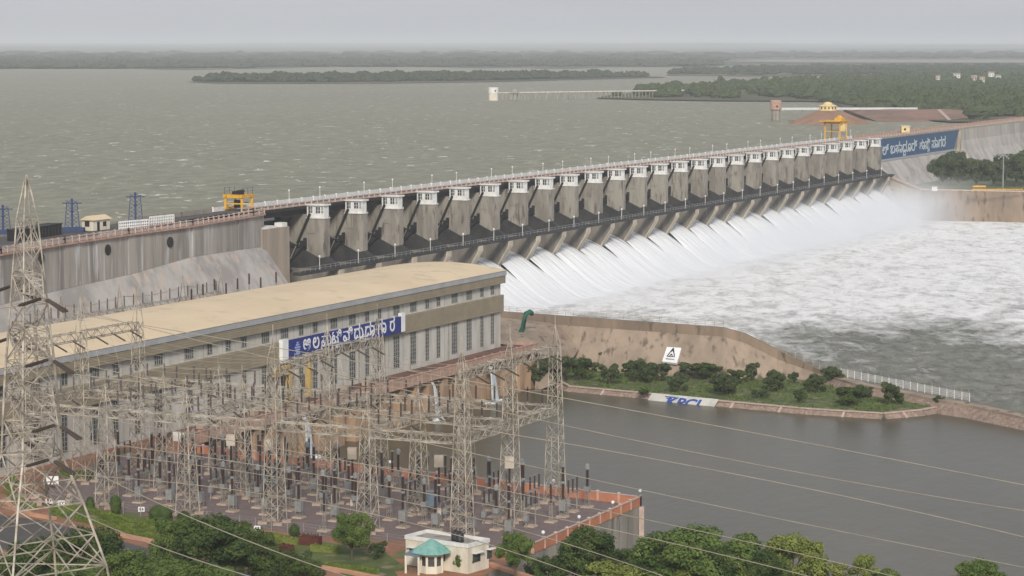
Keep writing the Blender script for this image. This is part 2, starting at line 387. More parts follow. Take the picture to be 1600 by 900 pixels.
# ================================================================== water, land, hills
def sheet(name, pts, m, kind='structure'):
    o = MB().face(pts).build(name, m); o['kind'] = kind; return o
sheet('reservoir_water', [P(-900, -13, WR), P(1400, -13, WR), Vector((45000, 60000, WR)), Vector((-45000, 60000, WR))], M['reservoir'])
sheet('river_water', [P(-400, -9, W0), P(1400, -9, W0), P(1400, 1500, W0), P(-400, 1500, W0)], M['tail'])
def fractal(x, y, s): return mnoise.fractal(Vector((x * s, y * s, 3.1)), 1.0, 2.0, 4)
def far_land():
    mb = MB(); xs = list(range(-700, 2301, 50)); rows = 46
    shore = lambda x: 108 if x < 380 else (105.5 if x < 1080 else 104)
    idx = {}
    for i, x in enumerate(xs):
        d0 = (HC - WR) * F / (shore(x) - 68) * (1 + .04 * math.sin(x * .013) + .02 * math.sin(x * .041))
        for j in range(rows):
            t = j / (rows - 1); d = d0 * (29000 / d0) ** t
            z = WR + (.1 if j == 0 else 1.0) + max(0, d - 8500) / 20000 * 44 + max(0, fractal((x - 800) / F * d, d, .00035)) * min(22, d / 1000) * (0 if d < 7500 else 1)
            idx[i, j] = len(mb.v); mb.v.append(((x - 800) / F * d, d, z))
    for i in range(len(xs) - 1):
        for j in range(rows - 1):
            mb.f.append((idx[i, j], idx[i + 1, j], idx[i + 1, j + 1], idx[i, j + 1]))
    return mb.build('hills', M['land'], smooth=True)
struct(far_land())
def pxsheet(name, px, z, m): return sheet(name, [at(x, y, z) for x, y in px], m)
ISL = [(292, 128), (330, 125), (460, 124), (700, 122), (900, 119), (1032, 119.5), (1040, 121), (900, 124.5), (760, 128), (600, 130), (450, 130.5), (340, 130)]
pxsheet('island_land', ISL, WR + .5, M['land'])
STRIP = [(1040, 117.5), (1060, 108), (1200, 103), (1400, 99), (2300, 97.5), (2300, 120), (1340, 118), (1280, 119), (1160, 119)]
pxsheet('peninsula_land', STRIP, WR + .6, M['land'])
NEAR = [(930, 153), (960, 147), (1050, 141), (1120, 133), (1230, 128), (1330, 121), (1420, 116), (2300, 112), (2300, 200), (1760, 196), (1520, 190), (1486, 190), (1400, 184), (1330, 178), (1312, 165), (1300, 158), (1120, 157), (1000, 155)]
pxsheet('right_bank_land', NEAR, WR + .8, M['landnear'])
pxsheet('far_inlet_water', [(1120, 95.5), (1200, 93.2), (1500, 93), (2200, 94), (2200, 98.5), (1500, 98), (1240, 97.5), (1180, 96.5)], WR + 2.6, M['reservoir'])
pxsheet('distant_inlet_water', [(985, 87.4), (1060, 86.6), (1150, 87.2), (1060, 88.3)], WR + 6.5, M['reservoir'])

# low far-off woods: many crowns, one mass each
def crown_blob(mb, p, r, h, leaves, ls):
    n = 7; k = len(mb.v); ph = random.random() * 6.28
    rings = [(.62, .05), (1.0, .32), (.92, .62), (.52, .92)]
    for q, (rr, zz) in enumerate(rings):
        for i in range(n):
            a = 2 * math.pi * i / n + ph + q * .4; j = random.uniform(.78, 1.22)
            mb.v.append((p.x + r * rr * j * math.cos(a), p.y + r * rr * j * math.sin(a), p.z + h * zz * random.uniform(.9, 1.1)))
    mb.v.append((p.x, p.y, p.z + h * random.uniform(.98, 1.08)))
    for q in range(3):
        for i in range(n):
            i2 = (i + 1) % n; mb.f.append((k + q * n + i, k + q * n + i2, k + (q + 1) * n + i2, k + (q + 1) * n + i))
    for i in range(n): mb.f.append((k + 3 * n + i, k + 3 * n + (i + 1) % n, k + 4 * n))
    for _ in range(leaves):
        a = random.uniform(0, 6.28); e = random.uniform(.0, 1.35)
        c = Vector((p.x + r * 1.03 * math.cos(a) * math.cos(e), p.y + r * 1.03 * math.sin(a) * math.cos(e), p.z + h * (.25 + .8 * math.sin(e))))
        q1 = Vector((random.uniform(-1, 1), random.uniform(-1, 1), random.uniform(-1, 1))).normalized() * ls
        q2 = q1.cross(Vector((random.uniform(-1, 1), random.uniform(-1, 1), random.uniform(-1, 1)))).normalized() * ls * .8
        mb.face([c - q1, c - q2, c + q1, c + q2])
def inpoly(x, y, poly):
    c = False; n = len(poly)
    for i in range(n):
        x1, y1 = poly[i]; x2, y2 = poly[(i + 1) % n]
        if (y1 > y) != (y2 > y) and x < (x2 - x1) * (y - y1) / (y2 - y1) + x1: c = not c
    return c
def woods(name, poly, z, n, r, h, m, leaves=0, ls=1, dens=None):
    mb = MB(); xs = [p[0] for p in poly]; ys = [p[1] for p in poly]; k = 0; tries = 0
    wp = [tuple(at(x, y, z))[:2] for x, y in poly]
    while k < n and tries < n * 40:
        tries += 1
        x = random.uniform(max(min(xs), -60), min(max(xs), 1700)); y = random.uniform(min(ys), max(ys))
        if not inpoly(x, y, poly): continue
        if dens and random.random() > dens(x, y): continue
        k += 1; s = random.uniform(.6, 1.25)
        crown_blob(mb, at(x, y, z - .3), random.uniform(*r) * s, random.uniform(*h) * s, leaves, ls)
    o = mb.build(name, m); o['kind'] = 'stuff'; return o
woods('island_woods', [(300, 128), (460, 125), (760, 123), (1010, 120), (1000, 121), (760, 126.5), (560, 129), (350, 129)], WR, 900, (6, 12), (5, 9.5), M['farleaf'], 10, 1.6)
woods('peninsula_woods', [(1050, 116.5), (1070, 110), (1300, 105), (1700, 104), (1700, 117), (1300, 117), (1160, 118)], WR, 900, (7, 13), (4, 8), M['farleaf'], 8, 1.8)
woods('far_shore_woods', [(-60, 107), (-60, 99), (1120, 99), (1120, 103), (1060, 104), (400, 104.5), (380, 107)], WR + 1, 1500, (10, 26), (6, 12), M['farleaf'], 4, 2.5)
woods('distant_woods', [(-60, 98), (-60, 84), (1700, 84), (1700, 91), (1130, 91), (1120, 97)], WR + 2, 1400, (14, 50), (7, 15), M['farleaf'], 0)
woods('right_bank_woods', [(945, 151), (1060, 143), (1130, 136), (1240, 130), (1340, 122), (1700, 116), (1700, 180), (1520, 184), (1490, 176), (1350, 168), (1315, 162), (1290, 156), (1100, 154)], WR + .8, 2600, (3, 6.5), (4, 9.5), M['leafolive'], 26, .9,
      dens=lambda x, y: (1 if mnoise.noise(Vector((x * .02, y * .12, 5))) > -.18 else .06))
woods('pale_bank_woods', [(1180, 150), (1250, 134), (1340, 126), (1700, 122), (1700, 186), (1530, 188), (1490, 180), (1350, 172), (1315, 162)], WR + .8, 700, (3, 7), (3, 7.5), M['palewood'], 26, .9,
      dens=lambda x, y: (1 if mnoise.noise(Vector((x * .03, y * .1, 9))) > -.05 else .05))

# ================================================================== the dam
EDG = [515, 574, 630, 684, 734, 781, 825, 865.5, 903.75, 941.75, 977, 1011, 1043.75, 1075, 1105.5, 1134, 1162.5, 1190, 1216.5, 1241, 1265.5, 1288.75, 1311, 1333, 1354.5, 1377]
UE = [u_at(x) for x in EDG]; NP = len(UE); U_AB = u_at(452)
u0 = UE[0]
def vz(mb, poly, ua, ub):
    return mb.prism([P(ua, v, z) for v, z in poly], [P(ub, v, z) for v, z in poly])
# --- one pier, then copies
TP = 2.4
pr = T('spillway_pier', '', 'pier', P(u0, 0, 0))
vz(MB(), [(-12.6, 27.7), (-12.6, 22), (-1.4, 16.8), (0, 17.2), (0, 26.7), (-5.35, 26.7), (-5.35, 27.7)], u0 - TP, u0).build('shaft', M['pier'], pr)
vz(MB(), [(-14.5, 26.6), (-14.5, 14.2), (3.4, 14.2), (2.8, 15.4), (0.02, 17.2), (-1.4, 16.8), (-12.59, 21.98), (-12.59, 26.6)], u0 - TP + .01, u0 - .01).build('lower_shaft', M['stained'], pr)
vz(MB(), [(-14.5, 14.2), (-14.5, 4), (-2, 4), (-0.4, 6.2), (3.7, 12.8), (3.7, 14.2)], u0 - TP, u0).build('nose', M['nose_shaded'], pr)
vz(MB(), [(-0.38, 6.2), (-0.05, 6.0), (4.1, 12.7), (4.1, 14.2), (3.71, 14.2), (3.71, 12.8)], u0 - TP - .05, u0 + .05).build('nose_edge', M['nose'], pr)  # thin strip giving the front edge its brighter tone by colour
mb = MB()
for du in (-.8, -.3): mb.ubox(u0 + du - .04, u0 + du + .04, .12, .2, 17.4, 27.4)
for k in range(20): mb.ubox(u0 - .8, u0 - .3, .13, .19, 17.6 + k * .5, 17.66 + k * .5)
mb.build('ladder', M['steeld'], pr)
MB().ubox(u0 - TP - .25, u0 + .15, -5.25, .15, 26.7, 27.0).build('cap_slab', M['white'], pr)
# --- hoist cabin
cb = T('hoist_cabin', '', 'cabin', P(u0, 0, 27.0))
bw = MB(); a, b_ = u0 - TP, u0 - .05
bw.ubox(a, b_, -5.1, -.2, 27.0, 28.0)
for v0_, v1_ in ((-5.1, -4.75), (-3.55, -2.75), (-2.75, -2.6), (-1.35, -1.0), (-.45, -.2)): bw.ubox(a, b_, v0_, v1_, 28.0, 29.6)
bw.ubox(a, b_, -5.1, -.2, 29.6, 29.95)
bw.build('wall', M['white'], cb)
MB().ubox(a + .12, b_ - .12, -5.0, -.35, 28.0, 29.6).build('window_glass', M['glass'], cb)
fr = MB()
for v_ in (-1.95, -4.0, -.72): fr.ubox(a - .02, b_ + .02, v_ - .04, v_ + .04, 28.0, 29.6)
fr.ubox(a - .02, b_ + .02, -4.5, -.4, 28.75, 28.82); fr.build('window_frame', M['white'], cb)
MB().prism([P(a - .5, -5.3, 29.95), P(b_ + .4, -5.3, 29.95), P(b_ + .4, .25, 29.95), P(a - .5, .25, 29.95)],
           [P(a - .5, -5.3, 30.12), P(b_ + .4, -5.3, 30.12), P(b_ + .4, .25, 30.35), P(a - .5, .25, 30.35)]).build('roof', M['white'], cb)
# --- gate hoist
hc = T('gate_hoist', '', 'hoist', P(u0 - TP, -5, 22))
MB().tube(P(u0 - TP - .7, -3.9, 27.9), P(u0 - TP - .7, -7.6, 20.4), .34, .30).build('cylinder', M['black'], hc)
MB().tube(P(u0 - TP - .7, -7.6, 20.4), P(u0 - TP - .7, -10.2, 15.2), .16).build('rod', M['steeld'], hc)
MB().ubox(u0 - TP - 1.1, u0 - TP, -6.6, -5.2, 19.6, 21.1).ubox(u0 - TP - .6, u0 - TP, -5.9, -5.2, 19.0, 21.8).build('trunnion_bracket', M['black'], hc)
MB().bar(P(u0 - TP - .1, -3.0, 26.6), P(u0 - TP - .1, -3.0, 23), .12).bar(P(u0 - TP - .1, -3.0, 23), P(u0 - TP - .1, -5.0, 23), .12).build('pipe', M['steeld'], hc)
# --- radial gate in the bay upstream of the pier (left of it)
ga = T('radial_gate', '', 'gate', P(u0 - TP, -10, 12))
sk = MB(); cz, cv, rr = 20.0, -4.0, 8.6; bayw = 15.4
arc = [(cv - rr * math.cos(t), cz + rr * math.sin(t)) for t in [R(-50 + 12.5 * i) for i in range(9)]]
for (v1_, z1_), (v2_, z2_) in zip(arc, arc[1:]):
    sk.prism([P(u0 - TP - bayw, v1_, z1_), P(u0 - TP - .1, v1_, z1_), P(u0 - TP - .1, v2_, z2_), P(u0 - TP - bayw, v2_, z2_)],
             [P(u0 - TP - bayw, v1_ + .25, z1_), P(u0 - TP - .1, v1_ + .25, z1_), P(u0 - TP - .1, v2_ + .25, z2_), P(u0 - TP - bayw, v2_ + .25, z2_)])
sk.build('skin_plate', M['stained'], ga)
ar = MB()
for uu in (u0 - TP - 1.4, u0 - TP - bayw + 1.2):
    for i in (1, 4): ar.bar(P(uu, arc[i][0], arc[i][1]), P(uu + (.8 if uu > u0 - 10 else -.8), -5.4, 20), .3)
ar.build('arm', M['black'], ga)
trs = [tree_of(x) for x in (pr, cb, hc, ga)]
lab = ['{} concrete spillway pier counting from the powerhouse end, dark stained foot', 'white hoist cabin on top of the {} pier from the powerhouse end',
       'dark gate hoist cylinder on the {} pier from the powerhouse end', 'dark radial gate in the {} spillway bay from the powerhouse end']
grp = ['spillway piers along the dam', 'hoist cabins on the spillway piers', 'gate hoists on the spillway piers', 'radial gates between the piers']
for i in range(NP):
    for t, l, g_ in zip(trs, lab, grp):
        o = t[0] if i == 0 else copy_tree(t)
        if i: o.location = t[0].location + U * (UE[i] - u0)
        o['label'] = (l.format(od(i + 1))).strip(); o['group'] = g_
# --- crest under the piers, abutment block, bridge, walkway
sill = tag(vz(MB(), [(-16, W0), (-16, 9), (-12, 10.6), (-8, 9.4), (-2, 6.2), (4, 2), (10, -2), (13, W0)], U_AB - 2, UE[-1] + .5).build('spillway_crest', M['stained'], origin=P(300, 0, 0)), 'dark wet concrete spillway crest running under all the gates', 'spillway')
ab = T('abutment_block', 'broad buff concrete block left of the first spillway bay', 'abutment', P(U_AB - 6, -8, 0))
MB().ubox(U_AB - 12.5, U_AB, -15, 0, W0, 26.0).build('block', M['abut'], ab)
mb = MB(); mb.ubox(U_AB - 12.5, U_AB - 5, -4, -.6, 26.0, 26.5); mb.ubox(U_AB - 2.6, U_AB - .3, -2.6, -.4, 26.0, 27.0); mb.build('coping', M['white'], ab)
ub0, ub1 = U_AB - 13, UE[-1] + 1
br = T('road_bridge', 'long pink railed road bridge carried over the spillway piers', 'bridge', P(300, -9, 27))
MB().ubox(ub0, ub1, -13.6, -5.3, 29.2, 29.9).build('deck', M['road'], br)
mb = MB()
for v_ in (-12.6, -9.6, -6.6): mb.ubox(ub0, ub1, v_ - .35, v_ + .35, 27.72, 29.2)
mb.build('girder', M['stained'], br)  # shade under the deck is painted into the near-black girder colour
def parapet(mb, fn, L_, z, h, step=3.0, w_=.22):
    n = max(1, int(L_ / step))
    for k in range(n + 1):
        p = fn(k / n); mb.box(p.x - w_, p.x + w_, p.y - w_, p.y + w_, z, z + h + .12)
mb = MB().ubox(ub0, ub1, -5.55, -5.3, 29.9, 30.35).ubox(ub0, ub1, -5.6, -5.25, 30.72, 30.92)
parapet(mb, lambda t: P(ub0 + t * (ub1 - ub0), -5.42, 0), ub1 - ub0, 29.9, 1.0); mb.build('downstream_parapet', M['palepink'], br)
MB().ubox(ub0, ub1, -5.3, -5.1, 29.1, 29.88).build('fascia', M['dark'], br)  # dark strip below the parapet, underside shade put into its colour
mb = MB().ubox(ub0, ub1, -13.6, -13.3, 29.9, 30.9); parapet(mb, lambda t: P(ub0 + t * (ub1 - ub0), -13.45, 0), ub1 - ub0, 29.9, 1.05, 6); mb.build('upstream_parapet', M['white'], br)
mb = MB().ubox(ub0, ub1, -16.5, -13.62, 27.2, 29.6); mb.build('upstream_ledge', M['concrete'], br)
wk = T('service_walkway', 'long dark service walkway crossing the spillway below the cabins', 'walkway', P(300, 3, 15))
MB().ubox(U_AB - 2, UE[-1] + 6, 2.0, 4.1, 14.25, 14.95).build('slab', M['stained'], wk)
mb = MB(); n = int((UE[-1] + 6 - U_AB) / 2.5)
for k in range(n + 1):
    uu = U_AB - 2 + k * 2.5
    mb.ubox(uu - .04, uu + .04, 4.0, 4.08, 14.95, 16.0)
for z_ in (15.45, 16.0): mb.ubox(U_AB - 2, UE[-1] + 6, 4.0, 4.08, z_ - .04, z_ + .04)
mb.build('railing', M['grey'], wk)
lp = T('walkway_lamp', '', 'lamp', P(u0 - 9, 3.6, 14.95), 'lamps along the spillway walkway')
MB().tube(P(u0 - 9, 3.6, 14.95), P(u0 - 9, 3.6, 17.9), .1, .07, 6).build('pole', M['white'], lp)
MB().lathe([(.05, 0), (.22, .1), (.22, .45), (.08, .55)], P(u0 - 9, 3.6, 17.9), 8).build('lamp_head', M['letter'], lp)
bl = T('road_lamp', '', 'lamp', P(u0, -13, 29.9), 'lamps along the dam road')
MB().tube(P(u0, -13, 29.9), P(u0, -13, 32.9), .09, .06, 6).build('pole', M['white'], bl)
MB().lathe([(.05, 0), (.2, .1), (.2, .4), (.06, .5)], P(u0, -13, 32.9), 8).build('lamp_head', M['letter'], bl)
tl, tb = tree_of(lp), tree_of(bl)
for i in range(NP):
    o = lp if i == 0 else copy_tree(tl); o.location = P(UE[i] - 11.5, 3.6, 14.95)
    o['label'] = 'white lamp post on the walkway beside the %s pier from the powerhouse' % od(i + 1)
    o = bl if i == 0 else copy_tree(tb); o.location = P(UE[i] - 1.6 + (0 if i % 2 else 4), -13, 29.9)
    o['label'] = 'short white lamp on the dam road behind the %s hoist cabin from the powerhouse' % od(i + 1)
# --- water pouring out of each bay
PROF = [(-9, 10.4), (-5, 9.6), (-1.5, 8.6), (1, 7.3), (3.5, 5.6), (6, 3.7), (8.5, 1.8), (11, -.1), (13.5, -1.7), (16, -3.0), (19, -3.75), (22, -4.2)]
def chute(i):
    ua = U_AB if i == 0 else UE[i - 1]; ub = UE[i] - TP
    mb = MB(); nx = 22; L_ = 0; at_ = []; lift = random.uniform(-.35, .45)
    for j, (v, z) in enumerate(PROF):
        if j: L_ += math.hypot(v - PROF[j - 1][0], z - PROF[j - 1][1])
        e = min(2.2, max(0, v + 1) / 12 * 2.2)
        for k in range(nx + 1):
            s = k / nx; uu = ua - e + (ub - ua + 2 * e) * s; c = 1 - (2 * s - 1) ** 4
            bump = (.55 * mnoise.noise(Vector((uu * .55, v * .07, i * 3.7))) + .3 * mnoise.noise(Vector((uu * 1.4, v * .1, i * 1.3)))) * min(1, max(0, (v + 2) / 6))
            mb.v.append(tuple(P(uu, v, z + lift * min(1, max(0, (9 - v) / 9)) + (.75 * c - .45) * min(1, max(.0, (v + 3) / 6)) + bump))); at_.append((uu, L_, 0))
    w_ = nx + 1
    for j in range(len(PROF) - 1):
        for k in range(nx): mb.f.append((j * w_ + k, j * w_ + k + 1, (j + 1) * w_ + k + 1, (j + 1) * w_ + k))
    o = mb.build('water_chute', M['chute'], origin=P((ua + ub) / 2, 8, 0), smooth=True)
    a_ = o.data.attributes.new('flow', 'FLOAT_VECTOR', 'POINT')
    for q, c in enumerate(at_): a_.data[q].vector = c
    tag(o, 'sheet of white water rushing out of the %s spillway bay from the powerhouse' % od(i + 1), 'water', 'water sheets pouring from the spillway bays')
for i in range(NP): chute(i)

# --- left stretch of the dam
PL = [(412, 326, 385), (395, 329, 386), (300, 344, 400), (200, 357, 428), (100, 371, 450), (0, 387, 475), (-90, 400, 492), (-420, 449, 548)]
pp = [at(x, y, 30.9) for x, y, _ in PL]
def foot(i):   # height of the break on the plane of the face
    x, y, yb = PL[i]; d = pp[i].y * cp - (30.9 - HC) * sp
    return HC - (yb - 68) * d / F + .0
ld = T('dam_wall', 'streaked grey dam wall left of the spillway with a pale sloping foot', 'dam', pp[2] - ZV * 30)
wl, slp, par, cop = MB(), MB(), MB(), MB()
off = -V * .0
for i in range(len(pp) - 1):
    a_, b_ = pp[i].copy(), pp[i + 1].copy(); za, zb = foot(i), foot(i + 1); a_.z = b_.z = 0
    n_ = 4 if i not in (0,) else 1
    for k in range(n_):
        s, e = a_.lerp(b_, k / n_), a_.lerp(b_, (k + 1) / n_); zs, ze = za + (zb - za) * k / n_, za + (zb - za) * (k + 1) / n_
        jit = V * random.uniform(-.12, .12)
        wl.prism([s + jit + ZV * zs, e + jit + ZV * ze, e - V * 9 + ZV * ze, s - V * 9 + ZV * zs], [s + jit + ZV * 29.7, e + jit + ZV * 29.7, e - V * 9 + ZV * 29.7, s - V * 9 + ZV * 29.7])
        q = V * random.uniform(.0, .12) + V * .14
        slp.prism([s - V * 4 + ZV * zs, e - V * 4 + ZV * ze, e - V * 4 + ZV * -5, s - V * 4 + ZV * -5],
                  [s + q + ZV * (zs - .05), e + q + ZV * (ze - .05), e + q + V * (ze + 5) * .75 + ZV * -5, s + q + V * (zs + 5) * .75 + ZV * -5])
    d = (b_ - a_); L_ = d.length
    par.bar(a_ + ZV * 30.1 + V * .12, b_ + ZV * 30.1 + V * .12, .22, .5); par.bar(a_ + ZV * 30.85 + V * .12, b_ + ZV * 30.85 + V * .12, .3, .2)
    parapet(par, lambda t, a_=a_, b_=b_: a_.lerp(b_, t) + V * .12, L_, 29.7, 1.25, 2.6, .2)
    cop.bar(a_ + ZV * 29.55 + V * .3, b_ + ZV * 29.55 + V * .3, .6, .35)
wl.build('wall', M['damface'], ld); slp.build('sloping_foot', M['damslope'], ld); par.build('parapet', M['palepink'], ld); cop.build('coping', M['pink'], ld)
mb = MB()
for x, y in ((61, 402), (166, 389), (264, 377)):
    tt = (412 - x) / 502; # find the point on the face
    for i in range(len(PL) - 1):
        if PL[i + 1][0] <= x <= PL[i][0]:
            s = (PL[i][0] - x) / (PL[i][0] - PL[i + 1][0]); base = pp[i].lerp(pp[i + 1], s); d = base.y * cp - (30.9 - HC) * sp
            z = HC - (y - 68) * d / F; c = Vector((base.x, base.y, z)); mb.tube(c - V * .2, c + V * .22, 1.15, 1.15, 14)
build_split(mb, 'drain_opening', M['dark'], ld)  # solid discs; the shade of the hollows is put into their colour
rd = struct(MB().face([at(412, 331, 29.7)] + [at(x, y, 30.9) - ZV * 1.2 for x, y, _ in PL] + [P(-330, -13.5, 29.7), P(U_AB - 13, -13.5, 29.7)]).build('dam_road', M['road']))
mb = MB()
for k in range(60):
    a_ = U_AB - 13 - k * 4; mb.ubox(a_ - 3.96, a_, -13.7, -13.45, 29.7, 30.8 if k < 8 else 30.1)
tag(mb.build('kerb_wall', M['concrete'], origin=P(0, -13.5, 29.7)), 'low whitish wall on the water side of the left dam road', 'wall')
# white railing fence pieces on the left road
for k, (xa, xb, y) in enumerate(((186, 232, 357), (234, 272, 349))):
    a_, b_ = at(xa, y + 3, 29.75), at(xb, y - 1, 29.75); f = MB(); n = 14
    for j in range(n + 1): p = a_.lerp(b_, j / n); f.bar(p, p + ZV * 1.9, .16)
    for z_ in (.5, 1.1, 1.8): f.bar(a_ + ZV * z_, b_ + ZV * z_, .08, .35)
    tag(f.build('white_fence', M['white'], origin=a_), 'white fence panels on the dam road, %s stretch right of the small house' % ['left', 'right'][k], 'fence', 'white fences on the dam road')

# --- right stretch of the dam with the painted sign
ur0, ur1, ur2 = UE[-1] + .5, u_at(1500, -5.2, 29), u_at(1760, -5.2, 29)
rdm = T('dam_wall', 'pale streaked dam wall right of the spillway behind the blue sign', 'dam', P(ur0, -8, 9))
vz(MB(), [(-14, 0), (-14, 29.2), (-5.5, 29.2), (-5.5, 19.8), (-4.6, 19.2), (4.5, 8), (9, 0)], ur0, ur1).build('wall', M['damslope'], rdm)
vz(MB(), [(-14, 0), (-14, 29.2), (-4.8, 29.2), (-4.4, 24), (-2.5, 19), (.6, 14), (4.5, 9.5), (10, 0)], ur1 + .02, ur2).build('flared_wall', M['damslope'], rdm)
MB().prism([P(ur1 - 1.2, -5.5, 29.2), P(ur1 + .01, -5.5, 29.2), P(ur1 + .01, -4.2, 29.2), P(ur1 - 1.2, -4.2, 29.2)], [P(ur1 - 9, -4.6, 19.2), P(ur1 - 6, -4.6, 19.2), P(ur1 - 6, -2.9, 19.2), P(ur1 - 9, -2.9, 19.2)]).build('buttress', M['abut'], rdm)
MB().ubox(ur0, ur2, -14, -5.0, 29.2, 29.9).build('road_slab', M['abut'], rdm)
mb = MB().ubox(ur0, ur2, -5.5, -5.25, 29.9, 30.25).ubox(ur0, ur2, -5.55, -5.2, 30.7, 30.9); parapet(mb, lambda t: P(ur0 + t * (ur2 - ur0), -5.38, 0), ur2 - ur0, 29.9, 1, 4); mb.build('parapet', M['palepink'], rdm)
mb = MB().ubox(ur0, ur2, -13.8, -13.55, 29.9, 30.9); parapet(mb, lambda t: P(ur0 + t * (ur2 - ur0), -13.7, 0), ur2 - ur0, 29.9, 1.2, 6); mb.build('upstream_parapet', M['pink'], rdm)
sg = T('dam_sign', 'long faded blue sign with white lettering on the dam face', 'sign', P(ur0 + 5, -5, 20))
zt, zb_ = 29.6, 20.4
MB().prism([P(ur0 + .1, -5.48, zb_), P(ur1 - 10, -5.48, zb_), P(ur1 - 1.5, -5.48, zt), P(ur0 + .1, -5.48, zt)], [P(ur0 + .1, -5.2, zb_), P(ur1 - 10, -5.2, zb_), P(ur1 - 1.5, -5.2, zt), P(ur0 + .1, -5.2, zt)]).build('board', M['signblue2'], sg)
MB().ubox(ur0 + .1, ur1 - 9, -5.5, -4.7, zb_ - .9, zb_ - .02).build('ledge', M['fascia'], sg)
mb = MB(); S = 4.9
def U_of(x): return u_at(x, -5.15, 25)
def word(x0, x1, s, subs=()):
    a_, b_ = U_of(x0), U_of(x1); t = MB(); wd = text_into(t, s, Vector((0, 0, 0)), U, ZV, 1.0, .03)
    k = (b_ - a_) / wd; base = P(a_, -5.14, 22.3)
    hscale = S / .75 * .95
    o2 = len(mb.v)
    for x, y, z in t.v:
        uu = (Vector((x, y, 0)).dot(U)) * k; vv = Vector((x, y, 0)).dot(V); mb.v.append(tuple(base + U * uu + V * (vv * 3) + ZV * z * hscale))
    mb.f += [tuple(i + o2 for i in f) for f in t.f]
    for s2, fx, fz, k2 in subs: text_into(mb, s2, P(a_ + (b_ - a_) * fx, -5.14, 22.3 + fz), U * 1.7, ZV, S * k2 * 1.25, .1)
word(1379, 1388.5, 'ಲ್'); word(1391.5, 1433, 'ಬಹಾದೂರ್', [('ದ', .47, -1.7, .55)]); word(1437, 1453, 'ಶಾಸಿ', [('ತ', .78, -1.6, .5)]); word(1456, 1477.5, 'ಸಾಗರ')
mb.build('lettering', M['letter2'], sg)

# ================================================================== right training wall and ground behind
tw = T('training_wall', 'long brown concrete wall closing the right side of the stilling basin', 'wall', at(1440, 345, W0))
A_, B_, C_, D_ = P(UE[-1] + 4, 3, 13.6), at(1440, 297, 9.1), at(1600, 300, 9.0), at(1800, 304, 9.0)
pts = [A_, B_, C_, D_]; w1, w2, cpn = MB(), MB(), MB()
for i in range(3):
    a_, b_ = pts[i], pts[i + 1]; back = Vector((.12, 1.6, 0))
    (w1 if i == 0 else w2).prism([Vector((a_.x, a_.y, W0 - 2)), Vector((b_.x, b_.y, W0 - 2)), Vector((b_.x, b_.y, W0 - 2)) + back, Vector((a_.x, a_.y, W0 - 2)) + back], [a_, b_, b_ + back, a_ + back])
    cpn.bar(a_ + ZV * .25 + back / 2, b_ + ZV * .25 + back / 2, 2.1, .5)
w1.build('ramp_wall', M['nose'], tw); w2.build('long_wall', M['brownwall'], tw); cpn.build('coping', M['palepink'], tw)
gr = sheet('right_bank_ground', [A_ + ZV * -4.8, B_ + ZV * -.3, C_ + ZV * -.2, D_ + ZV * -.2, at(1900, 262, 8.8), P(ur2, 5, 8.8), P(ur0, 4, 8.8)], M['grass'])

# ================================================================== divide wall, island
DW = [(700, 478, 8.0), (782, 487, 8.0), (960, 500, 8.0), (1130, 512, 7.8), (1165, 522, 6.3), (1215, 547, 3.0), (1270, 573, .2), (1312, 590, -1.0)]
dw = [at(*q) for q in DW]
BK = Vector((.25, 1.5, 0))
dv = T('divide_wall', 'long buff wall between the foaming basin and the green island', 'wall', at(960, 575, -2.6))
t1, t2 = MB(), MB()
for i in range(len(dw) - 1):
    a_, b_ = dw[i], dw[i + 1]; f = lambda p, dz, out: Vector((p.x, p.y, 0)) + ZV * dz + Vector((-.15, -1, 0)) * out
    ha, hb = min(2.0, max(.5, (a_.z + 2.6) * .4)), min(2.0, max(.5, (b_.z + 2.6) * .4))
    t1.prism([f(a_, a_.z - ha, 0), f(b_, b_.z - hb, 0), f(b_, b_.z - hb, 0) + BK, f(a_, a_.z - ha, 0) + BK], [a_, b_, b_ + BK, a_ + BK])
    n_ = 6
    for k in range(n_):
        q0, q1 = k / n_, (k + 1) / n_; a2, b2 = a_.lerp(b_, q0), a_.lerp(b_, q1); h0, h1 = ha + (hb - ha) * q0, ha + (hb - ha) * q1
        t2.prism([f(a2, a2.z - h0 - .01, 0) + BK, f(b2, b2.z - h1 - .01, 0) + BK, f(b2, -6, 0) + BK * 2, f(a2, -6, 0) + BK * 2],
                 [f(a2, a2.z - h0 - .01, .1), f(b2, b2.z - h1 - .01, .1), f(b2, -5, (b2.z - h1 + 5) * 1.0 + .1), f(a2, -5, (a2.z - h0 + 5) * 1.0 + .1)])
t1.build('upper_wall', M['brownwall'], dv); t2.build('sloping_face', M['wallslope'], dv)
rl = MB(); 
for i in range(1, len(dw) - 1):
    a_, b_ = dw[i] + BK * .7, dw[i + 1] + BK * .7; n = max(2, int((b_ - a_).length / 2.2))
    for k in range(n): p = a_.lerp(b_, k / n); rl.bar(p, p + ZV * 1.25, .09)
    for z_ in (.45, .85, 1.22): rl.bar(a_ + ZV * z_, b_ + ZV * z_, .06)
rl.build('railing', M['steel'], dv)
LW = [(1290, 586, -1.0), (1340, 600, -.9), (1420, 615, -1.1), (1480, 627, -1.2), (1520, 634, -1.3), (1600, 652, -1.5), (1700, 676, -1.6), (1800, 702, -1.6)]
lw = [at(*q) for q in LW]
lv = T('stone_wall', 'low brown stone wall running out right beyond the island tip', 'wall', lw[4])
t1, t2, t3 = MB(), MB(), MB()
